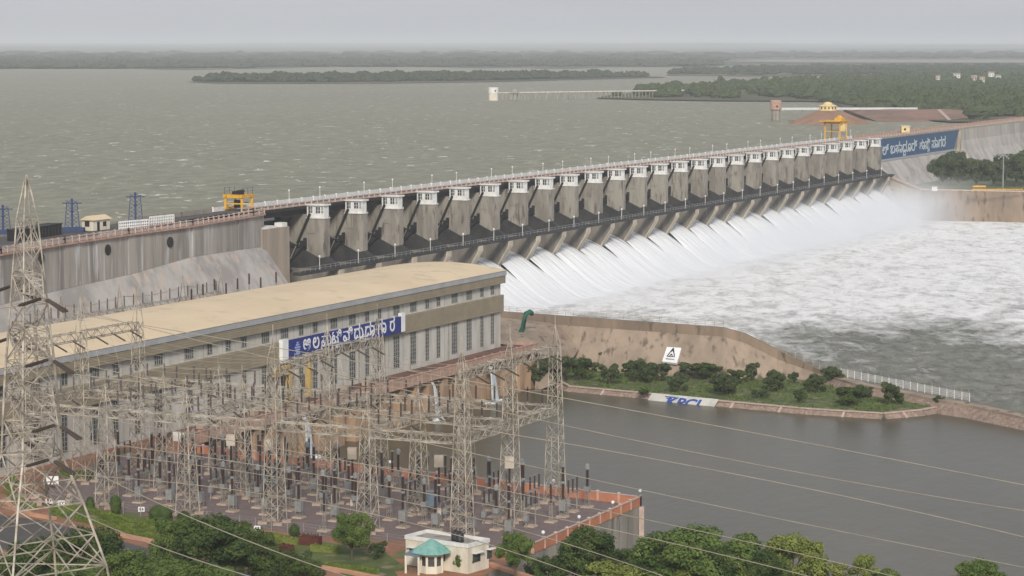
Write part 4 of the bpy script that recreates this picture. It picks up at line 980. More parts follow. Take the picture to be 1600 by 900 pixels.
for a in range(-140, -30, 25): q = p + Vector((4.82 * math.cos(R(a)), 4.82 * math.sin(R(a)), 1.0)); mb.box(q.x - .35, q.x + .35, q.y - .2, q.y + .2, q.z, q.z + 1.1)
build_split(mb, 'window', M['dark'], o)
# raised red bank behind
bk = MB(); lo = [at(x, y, WR - .5) for x, y in ((1318, 180), (1380, 193), (1440, 193), (1492, 191), (1560, 186))]; hi = [at(x, y, WR + 4.2) for x, y in ((1318, 170), (1380, 173.5), (1440, 174), (1492, 173), (1560, 170))]; bb = [q + Vector((6, 55, -.3)) for q in hi]
for i in range(4): bk.face([lo[i], lo[i + 1], hi[i + 1], hi[i]]); bk.face([hi[i], hi[i + 1], bb[i + 1], bb[i]])
struct(bk.build('red_shore', M['redland']))
o = tag(MB().fbox(at(1464, 172, WR + 4.5), at(1481, 189, WR + .2) - at(1464, 172, WR + 4.5), Vector((2.2, 0, 0)), ZV * .5).build('shore_stair', M['palepink'], origin=at(1470, 180, WR)), 'pale stair running down the red shore', 'stair')
sp_ = at(1241, 196, WR)
o = tag(MB().lathe([(5, -.5), (4.2, .5), (2, .9)], at(1243, 190, WR), 10).build('rock_islet', M['redland'], origin=at(1243, 190, WR)), 'low reddish rock islet beside the pink tower', 'rock')
# village houses among the right bank trees
for k, (x, y, w1_, h_, c_) in enumerate(((1495, 128, 10, 5, 'white'), (1549, 125, 9, 5, 'white'), (1522, 131, 8, 4, 'palepink'), (1466, 131, 5, 4, 'white'), (1560, 130, 7, 4, 'letter'), (1535, 134, 6, 4, 'cream'))):
    w1_ *= .7; h_ *= .8; p = at(x, y + 3, WR + 1) + ZV * 6; b = T('village_house', '%s small pale village house among the trees of the far right bank' % ['first', 'topmost', 'pinkish', 'leftmost', 'bright white', 'lowest'][k], 'house', p, 'village houses on the far right bank')
    MB().box(p.x - w1_ / 2, p.x + w1_ / 2, p.y, p.y + 7, p.z - 4, p.z + h_).build('wall', M[c_], b)
    mb = MB().prism([p + Vector((-w1_ / 2 - .5, -.5, h_)), p + Vector((w1_ / 2 + .5, -.5, h_)), p + Vector((w1_ / 2 + .5, 7.5, h_)), p + Vector((-w1_ / 2 - .5, 7.5, h_))], [p + Vector((-w1_ / 2 - .5, 3, h_ + 1.6)), p + Vector((w1_ / 2 + .5, 3, h_ + 1.6)), p + Vector((w1_ / 2 + .5, 4, h_ + 1.6)), p + Vector((-w1_ / 2 - .5, 4, h_ + 1.6))])
    mb.build('roof', M['pillar'] if k % 2 else M['concrete'], b)
    mb = MB()
    for dx in (-.25, .25): mb.box(p.x + dx * w1_ - .5, p.x + dx * w1_ + .5, p.y - .06, p.y - .01, p.z + 1, p.z + 2.4)
    build_split(mb, 'window', M['dark'], b)

# gantry crane (near, orange)
def crane(base, wu, wv, h, m, nm, lab_, top):
    o = T(nm, lab_, 'crane', base); B = lambda u, v, z: base + U * u + V * v + ZV * z
    mb = MB()
    for u_ in (0, wu):
        for v_ in (0, wv): mb.bar(B(u_, v_, .4), B(u_, v_, h), .55)
        mb.bar(B(u_, 0, h * .5), B(u_, wv, h * .5), .3)
    build_split(mb, 'leg', m, o)
    mb = MB()
    for u_ in (0, wu): mb.bar(B(u_, -.6, h), B(u_, wv + .6, h), .8)
    for v_ in (0, wv): mb.bar(B(-.6, v_, h + .05), B(wu + .6, v_, h + .05), .75); mb.bar(B(-.3, v_, .6), B(wu + .3, v_, .6), .5)
    build_split(mb, 'girder', m, o)
    return o, B
b = at(351, 331, 29.8); wu_ = u_at(393, 0, 30, o=Vector((b.x, b.y, 0))) 
o, B = crane(at(378, 330, 29.9), 4.6, -4.6, 3.5, M['yellow'], 'gantry_crane', 'orange gantry crane standing on the dam road left of the spillway', None)
MB().fbox(B(1, -1.4, 3.9), U * 2.4, V * -2, ZV * .8).tube(B(1, -2, 4.5), B(4, -2, 4.6), .4).build('winch', M['black'], o)
mb = MB()
for u_ in (0, 2.3, 4.6): mb.bar(B(u_, .3, 3.8), B(u_, .3, 5.6), .08); mb.bar(B(u_, -4.8, 3.8), B(u_, -4.8, 5.6), .08)
for v_ in (.3, -4.8):
    for z_ in (4.7, 5.5): mb.bar(B(0, v_, z_), B(4.6, v_, z_), .05)
mb.build('railing', M['black'], o)
MB().fbox(B(1, -1.6, .7), U * 1.4, V * -1.2, ZV * 1.8).build('hook_block', M['black'], o)
mb = MB()
for u_ in (0, 4.6): mb.tube(B(u_ - .6, .1, .35), B(u_ + .6, .1, .35), .4)
build_split(mb, 'wheel', M['black'], o)
# far yellow crane
o, B = crane(at(1312, 219, 29.9), 9, -6.5, 7.2, M['yellow'], 'gantry_crane', 'yellow gantry crane with a cab and canopy above the far hoist cabins', None)
mb = MB(); mb.fbox(B(-3, .8, 7.7), U * 13, V * -9, ZV * .3); mb.build('canopy', M['yellow'], o)
MB().fbox(B(2, 0, 8), U * 4.5, V * -3, ZV * 1.2).lathe([(1.3, 0), (1.1, .6), (.3, 1.0)], B(4.2, -1.5, 9.2), 8).build('hoist_house', M['yellow'], o)
MB().fbox(B(3.0, 1.1, 3.6), U * 3, V * -2, ZV * 3).build('cab', M['yellowp'], o)
# yellow kiosk and small yellow vehicle on the right road
p = at(1415, 208, 29.9); k_ = T('yellow_kiosk', 'small yellow kiosk on the dam road above the blue sign', 'kiosk', p)
MB().box(p.x - 1.8, p.x + 1.8, p.y, p.y + 3, p.z, p.z + 3.0).build('wall', M['yellowp'], k_); MB().box(p.x - 2.1, p.x + 2.1, p.y - .3, p.y + 3.3, p.z + 3.0, p.z + 3.3).build('roof', M['cream'], k_); MB().box(p.x - .8, p.x + .2, p.y - .05, p.y - .01, p.z + 1.2, p.z + 2.2).build('window', M['dark'], k_)
# hoist masts (dark blue) left
for k, (x, yb, yt, lb) in enumerate(((5, 366, 320, 'leftmost'), (113, 362, 310, 'middle'), (212, 352, 300, 'rightmost'))):
    b = at(x, yb, 29.75); h = (yb - yt) * b.y / F; o = T('hoist_mast', lb + ' of the three dark blue lattice masts on the dam', 'mast', b, 'blue masts on the left dam')
    mb = MB(); mb.bar(b + ZV * .8, b + ZV * h, .42)
    mb.bar(b + Vector((-.3, 0, h * .62)), b + Vector((.3, 0, h * .62)), .9, .3); mb.build('column', M['bluetower'], o)
    mb = MB()
    for s in (-1, 1):
        mb.bar(b + Vector((1.6 * s, 0, .8)), b + Vector((1.1 * s, 0, h * .9)), .14)
        for q in range(7): z0_, z1_ = .8 + h * .12 * q, .8 + h * .12 * (q + 1); mb.bar(b + Vector((s * (1.6 - .06 * q), 0, z0_)), b + Vector((s * .3, 0, z1_)), .08); mb.bar(b + Vector((s * .3, 0, z0_)), b + Vector((s * (1.6 - .06 * q), 0, z1_)), .08)
    mb.bar(b + Vector((-2.1, 0, h * .86)), b + Vector((2.1, 0, h * .86)), .2); mb.build('side_ladder', M['bluetower'], o)
    MB().box(b.x - 2.6, b.x + 2.6, b.y - 1.2, b.y + 1.2, b.z, b.z + .9).build('base', M['bluetower'], o)
# little house and black shed on the left road
p = at(146, 361, 29.75); o = T('road_hut', 'small cream hut with a sloped tan roof on the left dam road', 'hut', p)
X, Y = U, -V
hb = lambda mb, a, b, c, d, z0, z1: mb.fbox(p + V * -c + U * a + ZV * z0, U * (b - a), V * -(d - c), ZV * (z1 - z0))
hb(MB(), 0, 6.2, 0, 3.0, 0, 2.3).build('wall', M['cream'], o)
mb = MB(); a0, a1, a2, a3 = p + U * -.5 + V * .4 + ZV * 2.3, p + U * 6.7 + V * .4 + ZV * 2.3, p + U * 6.7 + V * -3.4 + ZV * 2.3, p + U * -.5 + V * -3.4 + ZV * 2.3
r0, r1 = (a0 + a3) / 2 + ZV * .9, (a1 + a2) / 2 + ZV * .9
mb.face([a0, a1, r1, r0]); mb.face([a3, r0, r1, a2]); mb.face([a0, r0, a3]); mb.face([a1, a2, r1]); mb.build('roof', M['roof'], o)
mb = MB(); hb(mb, 1.4, 2.3, -.06, -.01, 0, 1.9); hb(mb, 3.6, 4.8, -.06, -.01, .8, 1.8); mb.fbox(p + U * -.05 + V * -1 + ZV * .9, U * .04, V * -1.2, ZV * 1.2); build_split(mb, 'opening', M['dark'], o)
p = at(30, 377, 29.75); q = at(96, 366, 29.75); o = T('black_shed', 'long low black corrugated shed on the left dam road', 'shed', p)
mb = MB().fbox(p, q - p, V * -3, ZV * 2.2); mb.build('wall', M['black'], o)
mb = MB()
for k in range(14): c = p.lerp(q, k / 13); mb.bar(c + V * .06, c + V * .06 + ZV * 2.25, .12)
mb.bar(p + ZV * 2.3 - V * 1.5, q + ZV * 2.3 - V * 1.5, 3.4, .15); mb.build('roof', M['stained'], o)
# ================================================================== switchyard gantries
T0 = at(722, 845, G0)
def yd(px, py): d = at(px, py, G0) - T0; return d.x * V.x + d.y * V.y, d.x * U.x + d.y * U.y
VF = [yd(90, 765)[0], yd(208, 780)[0], yd(328, 793)[0], yd(450, 810)[0], yd(585, 827)[0], 0.0]
DU = [0.0, yd(805, 815)[1], yd(882, 787)[1]]
def G(v, u, z=G0): p = T0 + V * v + U * u; p.z = z; return p
HL, HU = 13.8, 22.3
def lattice(mb, base, w0, w1, h, npan, br=.06, rot=None, lean=None, mbl=None, leg=.11, a1=V, a2=U):
    c = []
    for j in range(npan + 1):
        t = j / npan; w_ = w0 + (w1 - w0) * t; z = base.z + h * t
        c.append([Vector((base.x, base.y, z)) + a1 * (w_ / 2 * sx) + a2 * (w_ / 2 * sy) for sx, sy in ((-1, -1), (1, -1), (1, 1), (-1, 1))])
    for k in range(4): (mbl[k] if mbl else mb).bar(c[0][k], c[-1][k], leg)
    for j in range(npan):
        for k in range(4):
            k2 = (k + 1) % 4; mb.bar(c[j][k], c[j + 1][k2], br); mb.bar(c[j][k2], c[j + 1][k], br)
            if j % 2 == 0: mb.bar(c[j + 1][k], c[j + 1][k2], br)
    return c
PILLS = ['first', 'second', 'third', 'fourth', 'fifth', 'sixth']
RN = ['front', 'middle', 'back']
def gantry_tower(v, u, tall, peak, lab_):
    b = G(v, u); o = T('lattice_tower', lab_, 'tower', b, 'lattice gantry towers in the switchyard')
    H = HU if tall else HL; w1 = 1.15 if tall else 1.3
    legs = [MB() for _ in range(4)]; m_ = MB()
    top = lattice(m_, b + ZV * .3, 2.4, w1, H, 12 if tall else 7, mbl=legs, br=.06, leg=.115)[-1]
    for k in range(4): legs[k].build('leg', M['steel'], o)
    ap = Vector((b.x, b.y, b.z + peak)); m_.build('bracing', M['steel'], o)
    m2 = MB()
    for q in top: m2.bar(q, ap - ZV * 1.2, .09)
    for t in (.3, .55, .78):
        r_ = [q.lerp(ap - ZV * 1.2, t) for q in top]
        for k in range(4): m2.bar(r_[k], r_[(k + 1) % 4], .06)
    m2.bar(ap - ZV * 1.6, ap + ZV * .6, .07); m2.build('peak', M['steel'], o)
    m3 = MB()
    for sx in (-1, 1):
        for sy in (-1, 1): q = b + V * (1.2 * sx) + U * (1.2 * sy); m3.box(q.x - .62, q.x + .62, q.y - .62, q.y + .62, G0, G0 + .32)
    build_split(m3, 'footing', M['pad'], o)
NMX = ['far left', 'second', 'third', 'centre', 'fifth', 'right']
for i, v in enumerate(VF):
    for r, u in enumerate(DU):
        tall = i in (0, 3, 5)
        pk = (29.5 if i == 0 and r else 26.6) if tall else 18.6
        gantry_tower(v, u, tall, pk, '%s lattice tower in the %s row of the switchyard, %s column from the left' % ('tall' if tall else 'short', RN[r], PILLS[i]))
def truss(a, b, w_, h, lab_, tick=True, grp='lattice beams between the switchyard towers'):
    o = T('lattice_beam', lab_, 'beam', a, grp); d = (b - a); L_ = d.length; d.normalize(); s = Vector((d.y, -d.x, 0)); n = max(3, int(L_ / 1.25))
    mc_, ml = MB(), MB(); cs = [s * (w_ / 2 * x) + ZV * (h / 2 * y) for x, y in ((-1, -1), (1, -1), (1, 1), (-1, 1))]
    for c in cs: mc_.bar(a + c, b + c, .12 if not lab_.startswith('low lattice beam along the front') else .16)
    for k in range(n):
        p, q = a + d * L_ * k / n, a + d * L_ * (k + 1) / n
        for j in range(4):
            j2 = (j + 1) % 4; A, B = (cs[j], cs[j2]) if k % 2 else (cs[j2], cs[j]); ml.bar(p + A, q + B, .072)
            if k % 2 == 0 : ml.bar(p + cs[j], p + cs[j2], .06)
        if tick: ml.bar(p + cs[3], p + cs[3] - s * .1 + ZV * .12 + d * .45, .08)
    mc_.build('chord', M['steel'], o); ml.build('lacing', M['steel'], o)
    return o
def cable(a, b, sag, lab_, grp, r=.028, n=12, m='wire', nm='power_cable'):
    pts = [a.lerp(b, k / n) - ZV * sag * 4 * (k / n) * (1 - k / n) for k in range(n + 1)]
    return tag(MB().path(pts, r, 4).build(nm, M[m], origin=a), lab_, 'cable', grp)
colname = {0: 'far left', 3: 'centre', 5: 'right'}
wires_at = {}
isp = None
def istring(p, q, lab_, grp):
    global isp
    L_ = (q - p).length; d = (q - p) / L_; mb = MB(); n = int(L_ / .15)
    mb.tube(p, q, .05, n=5)
    for k in range(1, n): mb.tube(p + d * (k * L_ / n - .035), p + d * (k * L_ / n + .035), .15, .10, 7)
    return tag(mb.build('insulator_string', M['insulator_dark'], origin=p), lab_, 'insulator', grp)
for i in (0, 3, 5):
    for r in (0, 1):
        hu = HU - (1.3 if i == 3 and r == 0 else .3); a, b = G(VF[i], DU[r], G0 + hu) + U * .7, G(VF[i], DU[r + 1], G0 + HU - (.7 if i == 3 else .3)) - U * .7
        truss(a, b, 1.1, 1.25, 'high lattice beam of the %s gantry, %s span' % (colname[i], ['nearer', 'farther'][r]))
        for k in range(3):
            p = a.lerp(b, (k + .5) / 3) - ZV * .5
            for sd_, nm_ in ((1, 'right'), (-1, 'left')):
                if (i == 0 and sd_ == -1) or (i == 5 and sd_ == 1 and False): continue
                e = p + V * sd_ * .6; f = e + V * sd_ * 2.2 - ZV * 1.0
                istring(e, f, 'insulator string, %s side of the %s high gantry, %s span, number %s from camera' % (nm_, colname[i], ['near', 'far'][r], ['one', 'two', 'three'][k]), 'insulator strings on the high beams')
                wires_at[i, r, k, sd_] = f
            q = p + ZV * -.2; 
            if i != 5: cable(q - ZV * .3, G(VF[i] + 1.5, DU[r] + (k + .5) / 3 * (DU[r + 1] - DU[r]), G0 + HL + 3.2), -.6, 'thin dropper cable under the %s gantry, %s span, %s from the camera' % (colname[i], ['near', 'far'][r], ['nearest', 'middle', 'farthest'][k]), 'dropper cables', .025)
for (i, j, nm_) in ((0, 3, 'left bay'), (3, 5, 'right bay')):
    for r in (0, 1):
        for k in range(3):
            cable(wires_at[i, r, k, 1], wires_at[j, r, k, -1], 1.6 if j == 3 else 1.0, 'sagging cable between high gantries, %s, %s span, %s from the camera' % (nm_, ['near', 'far'][r], ['nearest', 'middle', 'farthest'][k]), 'cables between the high gantries')
# low level grid
for r, u in enumerate(DU):
    for i in range(5):
        a, b = G(VF[i], u, G0 + HL - .4) + V * .8, G(VF[i + 1], u, G0 + HL - .4) - V * .8
        truss(a, b, 1.1, 1.1, 'low lattice beam along the %s row, %s bay from the left' % (RN[r], PILLS[i]), tick=True)
for i, v in enumerate(VF):
    for r in (0, 1):
        a, b = G(v, DU[r], G0 + HL - .4) + U * .8, G(v, DU[r + 1], G0 + HL - .4) - U * .8
        truss(a, b, 1.1, 1.1, 'low lattice beam running back from the %s tower column, %s span' % (PILLS[i], ['near', 'far'][r]), tick=(i == 5))
        if i < 5:
            for k in range(2):
                p = a.lerp(b, (k + .6) / 2) - ZV * .5
                istring(p + V * .5, p + V * 2.2 + ZV * -.9, 'insulator string under the low beam, %s tower column from left, %s span, %s one' % (PILLS[i], ['near', 'far'][r], ['nearer', 'farther'][k]), 'insulator strings under the low beams')
# post insulators standing on the low beams
pi_ = T('beam_insulator', '', 'insulator', (0, 0, 0), 'post insulators standing on the low beams')
mb = MB().tube((0, 0, .25), (0, 0, 2.2), .09, n=6)
for k in range(9): mb.tube((0, 0, .35 + k * .2), (0, 0, .45 + k * .2), .17, .13, 7)
mb.build('porcelain', M['insul'], pi_); MB().tube((0, 0, 0), (0, 0, .25), .14, n=6).lathe([(.08, 0), (.12, .1), (.04, .2)], (0, 0, 2.2), 6).build('fitting', M['grey'], pi_)
tpi = tree_of(pi_); cnt = 0
def put_pi(p, lab_):
    global cnt
    o = pi_ if cnt == 0 else copy_tree(tpi); o.location = p; o['label'] = lab_; cnt += 1
for r in (1, 2):
    for i in range(5):
        n = 5
        for k in range(n):
            v = VF[i] + (VF[i + 1] - VF[i]) * (k + .7) / (n + .4)
            put_pi(G(v, DU[r] + (.35 if k % 2 else -.35), G0 + HL + .2), 'post insulator on the %s row low beam, %s bay from left, %s in it' % (RN[r], PILLS[i], PILLS[k]))
for i in (0, 1, 2, 3, 4):
    for r in (0, 1):
        for k in range(4):
            u = DU[r] + (DU[r + 1] - DU[r]) * (k + .8) / 4.6
            put_pi(G(VF[i] + .35, u, G0 + HL + .2), 'post insulator, beam running back at %s tower column, %s span, %s from camera' % (PILLS[i], ['near', 'far'][r], PILLS[k]))
for r in range(3):
    for i in range(5):
        for k in range(2):
            a, b = G(VF[i], DU[r] - .3 + .6 * k, G0 + HL + 2.4), G(VF[i + 1], DU[r] - .3 + .6 * k, G0 + HL + 2.4)
            if r: cable(a, b, .5, 'thin busbar cable above the %s row, %s bay from the left, %s strand' % (RN[r], PILLS[i], ['near', 'far'][k]), 'busbar cables above the low beams', .03, 6)

# ------------------------------------------------------------------ yard equipment
def stand(mb, h, w_=.5, r=.05):
    for sx in (-1, 1):
        for sy in (-1, 1): mb.bar((sx * w_ / 2, sy * w_ / 2, 0), (sx * w_ / 2 * .8, sy * w_ / 2 * .8, h), r)
    for k in range(3):
        z0_, z1_ = h * k / 3, h * (k + 1) / 3
        for s in (-1, 1): mb.bar((s * w_ / 2, -w_ / 2, z0_), (s * w_ / 2 * .85, w_ / 2, z1_), r * .7); mb.bar((-w_ / 2, s * w_ / 2, z0_), (w_ / 2, s * w_ / 2 * .85, z1_), r * .7)
def porc(lst, x, y, z, L_, r):
    mb = MB(); lst.append(mb)
    mb.tube((x, y, z), (x, y, z + L_), r * .62, n=7); n = int(L_ / .16)
    for k in range(n): mb.tube((x, y, z + .05 + k * L_ / n), (x, y, z + .11 + k * L_ / n), r, r * .8, 8)
def pad(mb, s): mb.prism([Vector((x * s, y * s, 0)) for x, y in ((-1, -1), (1, -1), (1, 1), (-1, 1))], [Vector((x * s * .9, y * s * .9, .22)) for x, y in ((-1, -1), (1, -1), (1, 1), (-1, 1))])
def proto(kind):
    o = T(kind[0], '', kind[1], (0, 0, 0), kind[2]); f = MB(); pad(f, .75); f.build('footing', M['pad'], o); s = MB(); p = []; h = MB()
    if kind[0] == 'post_insulator':
        stand(s, 2.6, .4); porc(p, 0, 0, 2.7, 2.6, .2); h.tube((0, 0, 2.6), (0, 0, 2.7), .25).tube((0, 0, 5.3), (0, 0, 5.45), .16); h.bar((-1.1, 0, 5.5), (1.1, 0, 5.5), .07)
    elif kind[0] == 'current_transformer':
        stand(s, 2.3, .6); porc(p, 0, 0, 3.0, 2.3, .27); h.box(-.4, .4, -.4, .4, 2.3, 3.0).lathe([(.2, 0), (.36, .15), (.36, .7), (.2, .85), (.1, .95)], (0, 0, 5.3), 10)
    elif kind[0] == 'circuit_breaker':
        stand(s, 2.4, .8, .07); porc(p, 0, 0, 2.5, 2.2, .24); porc(p, 0, 0, 5.0, 2.0, .26); h.box(-.5, .5, -.35, .35, .9, 2.3).tube((0, 0, 4.7), (0, 0, 5.0), .3).tube((0, 0, 7.0), (0, 0, 7.2), .25)
    elif kind[0] == 'surge_arrester':
        stand(s, 1.8, .4); porc(p, 0, 0, 1.9, 1.5, .22); porc(p, 0, 0, 3.5, 1.5, .22); h.tube((0, 0, 1.8), (0, 0, 1.9), .28).tube((0, 0, 3.4), (0, 0, 3.5), .26).tube((0, 0, 5.0), (0, 0, 5.1), .3)
    elif kind[0] == 'line_trap_post':
        stand(s, 3.0, .6); porc(p, 0, 0, 3.1, 2.3, .22); porc(p, 0, 0, 5.6, 2.3, .2); h.box(-.3, .3, -.3, .3, 1.4, 2.3).box(-.62, .62, -.62, .62, 8.0, 9.5).tube((0, 0, 5.4), (0, 0, 5.6), .26)
    elif kind[0] == 'disconnector':
        for x in (-1.6, 1.6): pass
        for x in (-1.5, 0, 1.5): porc(p, x, 0, 2.9, 1.8, .18)
        for x in (-1.5, 1.5): s.bar((x, 0, 0), (x, 0, 2.6), .16)
        s.bar((-2, 0, 2.75), (2, 0, 2.75), .3, .2); h.bar((-1.5, 0, 4.75), (1.5, 0, 4.75), .09).tube((0, 0, 4.7), (0, 0, 4.9), .16).box(-1.8, -1.3, -.3, .3, 1.0, 1.8)
    elif kind[0] == 'kiosk': pass
    s.build('stand', M['steeld'], o); [q.build('porcelain', M['insul'], o) for q in p]; build_split(h, 'fitting', M['boxbeige'] if kind[0] == 'line_trap_post' else M['grey'], o)
    return o
KD = [('post_insulator', 'insulator', 'post insulators on stands in the switchyard'), ('current_transformer', 'transformer', 'current transformers in the switchyard'), ('circuit_breaker', 'breaker', 'circuit breakers in the switchyard'),
      ('surge_arrester', 'arrester', 'surge arresters in the switchyard'), ('line_trap_post', 'trap post', 'box topped posts in the switchyard'), ('disconnector', 'disconnector', 'disconnectors in the switchyard')]
PR = {k[0]: proto(k) for k in KD}; TR = {k: tree_of(o) for k, o in PR.items()}; used = set()
LBL = {'post_insulator': 'dark post insulator', 'current_transformer': 'grey tanked current transformer', 'circuit_breaker': 'tall two stage circuit breaker', 'surge_arrester': 'dark surge arrester', 'line_trap_post': 'tall dark post topped by a beige box', 'disconnector': 'three post disconnector'}
def put(kind, p, lab_, rz=0):
    o = PR[kind] if kind not in used else copy_tree(TR[kind]); used.add(kind); o.location = p; o.rotation_euler = (0, 0, rz); o['label'] = lab_
RZ = math.atan2(V.y, V.x)
rows = [('surge_arrester', -5.5, 4.1, .0), ('post_insulator', -2.2, 4.1, 1.5), ('circuit_breaker', 4.5, 5.3, .6), ('current_transformer', 8.4, 5.3, 2.0), ('disconnector', 12.5, 6.2, 0), ('post_insulator', 16.4, 4.4, 1), ('circuit_breaker', 20.5, 5.6, 2.5),
        ('disconnector', 24.5, 6.2, 1), ('current_transformer', 28.5, 5.0, .5), ('surge_arrester', 32.5, 4.5, 2), ('post_insulator', 36, 4.4, 0)]
ylim = [(at(x, y, G0).x, at(x, y, G0).y) for x, y in [(304, 718), (960, 793), (850, 842), (790, 852), (640, 842), (500, 830), (350, 808), (220, 790), (140, 775), (200, 728)]]
rname = ['nearest', 'second nearest', 'third nearest', 'fourth nearest', 'fifth nearest', 'sixth nearest', 'seventh nearest', 'eighth nearest', 'ninth nearest', 'tenth nearest', 'farthest']
for ri, (kd, u, step, off_) in enumerate(rows):
    v = VF[0] + off_; c = 0
    while v < 30:
        p = G(v, u, G0)
        if inpoly(p.x, p.y, ylim) and min((abs(v - a) + abs(u - b)) for a in VF for b in DU) > 2.0 and not (v > 6 and ri < 9 and ri % 2) and v < 14:
            c += 1; put(kd, G(v + random.uniform(-.25, .25), u, G0 + .02), '%s, %s from the left in the %s equipment row' % (LBL[kd], od(c), rname[ri]), RZ + (math.pi / 2 if kd == 'disconnector' else 0))
        v += step
for k, (x, y) in enumerate(((421, 790), (551, 806), (686, 820), (796, 822), (362, 782))):
    put('line_trap_post', at(x, y, G0 + .02), '%s, %s from left along the yard front' % (LBL['line_trap_post'], ['second', 'third', 'fourth', 'rightmost', 'first'][k]))
for k, (x, y, lb) in enumerate(((421, 770, 'blue grey control cabinet standing among the breakers in the centre of the yard'), (673, 805, 'blue grey control cabinet standing near the right front tower'))):
    p = at(x, y, G0); o = T('control_cabinet', lb, 'cabinet', p, 'control cabinets in the switchyard')
    MB().box(p.x - 1.1, p.x + 1.1, p.y - .5, p.y + .5, p.z + 1.3, p.z + 3.3).build('body', M['bluegrey'], o); MB().box(p.x - 1.2, p.x + 1.2, p.y - .62, p.y + .6, p.z + 3.3, p.z + 3.42).build('lid', M['grey'], o)
    mb = MB()
    for sx in (-.9, .9): mb.bar(p + Vector((sx, 0, 0)), p + Vector((sx, 0, 1.3)), .14)
    build_split(mb, 'leg', M['steeld'], o)
# low fence with notice plates along the front of the yard
fl = [at(x, y, G0) for x, y in [(112, 793), (220, 807), (350, 822), (500, 842), (632, 858)]]
o = T('wire_fence', 'thin dark wire fence along the hedge side of the switchyard', 'fence', fl[0]); m1, m2 = MB(), MB()
for a, b in zip(fl, fl[1:]):
    n = int((b - a).length / 2.6)
    for k in range(n): p = a.lerp(b, k / n); m1.bar(p, p + ZV * 1.8, .08)
    for z_ in (.5, 1.0, 1.4, 1.75): m2.bar(a + ZV * z_, b + ZV * z_, .025)
m1.build('post', M['steeld'], o); m2.build('wire', M['steeld'], o)
for k, (x, y, w_) in enumerate(((77, 790, 1.0), (96, 793, 1.0), (221, 803, .9), (402, 833, .9))):
    p = at(x, y, G0); o = T('notice_plate', 'small white notice plate by the yard fence, %s from the left' % PILLS[k], 'sign', p, 'white notice plates by the yard fence')
    MB().box(p.x - w_ / 2, p.x + w_ / 2, p.y - .04, p.y, p.z + .3, p.z + 1.0).build('plate', M['letter'], o); mb = MB()
    for sx in (-.25, .12): mb.box(p.x + sx, p.x + sx + .14, p.y - .06, p.y - .045, p.z + .5, p.z + .85)
    mb.build('marking', M['black'], o); MB().bar(p + Vector((0, .03, 0)), p + Vector((0, .03, .9)), .05).build('post', M['steeld'], o)
for k, (x, y, lb) in enumerate(((62, 790, 'left buff gate pillar by the yard entrance'), (107, 791, 'right buff gate pillar by the yard entrance'))):
    p = at(x, y, G0); o = T('gate_pillar', lb, 'pillar', p, 'gate pillars by the yard entrance')
    MB().box(p.x - .35, p.x + .35, p.y - .35, p.y + .35, p.z, p.z + 1.6).build('shaft', M['abut'], o); MB().box(p.x - .43, p.x + .43, p.y - .43, p.y + .43, p.z + 1.6, p.z + 1.75).build('cap', M['palepink'], o)
p = at(80, 765, G0); o = T('white_board', 'blank white board on legs near the yard entrance', 'sign', p)
MB().box(p.x - 1.1, p.x + 1.1, p.y - .05, p.y, p.z + .8, p.z + 2.0).build('board', M['letter'], o); mb = MB()
for sx in (-1, 1): mb.bar(p + Vector((sx, 0, 0)), p + Vector((sx, 0, 2.0)), .09)
build_split(mb, 'leg', M['steeld'], o)
# gantry row behind the powerhouse
zb2 = 19.6
for k, (x0, x1) in enumerate(((20, 96), (96, 187), (187, 286), (286, 345))):
    a, b = Q(qu(x0, -38, zb2), -38, zb2), Q(qu(x1, -38, zb2), -38, zb2)
    truss(a, b, 1.2, 1.2, 'lattice beam behind the powerhouse roof, %s section from the left' % PILLS[k], grp='lattice beams behind the powerhouse')
    mb = MB(); lattice(mb, Vector((b.x, b.y, G0)), 2.4, 1.3, zb2 - G0, 9, br=.08, leg=.13)
    tp = Vector((b.x, b.y, zb2 + 5)); 
    for sx in (-1, 1):
        for sy in (-1, 1): mb.bar(Vector((b.x + sx * .6, b.y + sy * .6, zb2)), tp, .08)
    tag(mb.build('lattice_tower', M['steel'], origin=Vector((b.x, b.y, G0))), 'lattice tower rising behind the powerhouse roof, %s from the left' % PILLS[k], 'tower', 'lattice towers behind the powerhouse')
    n = 7 if k < 3 else 4
    for j in range(n): put_pi(a.lerp(b, (j + .5) / n) + ZV * .6, 'post insulator behind the powerhouse roof, %s section from left, %s in it' % (PILLS[k], od(j + 1)))
    for j in range(2): cable(a + ZV * (2.9 + .1 * j) + V * j, b + ZV * (2.9 + .1 * j) + V * j, .7, 'cable above the beams behind the powerhouse, %s section, %s strand' % (PILLS[k], ['near', 'far'][j]), 'cables behind the powerhouse', .035, 6)
for j, x in enumerate((300, 318, 336, 354, 372, 390, 408, 432)):
    b = Q(qu(x, -33, G0 + 8), -33, G0); h = 17.6 + (j % 3) * .6; o = T('tall_post', 'dark topped pole behind the powerhouse roof, %s from the left' % od(j + 1), 'pole', b, 'poles behind the powerhouse roof')
    MB().tube(b, b + ZV * (h - 2.2), .13, n=6).build('pole', M['steeld'], o); mb = MB(); mb.tube(b + ZV * (h - 2.2), b + ZV * h, .14, n=6)
    for q in range(8): mb.tube(b + ZV * (h - 2.1 + q * .25), b + ZV * (h - 2.0 + q * .25), .22, n=6)
    mb.build('porcelain', M['insul'], o)

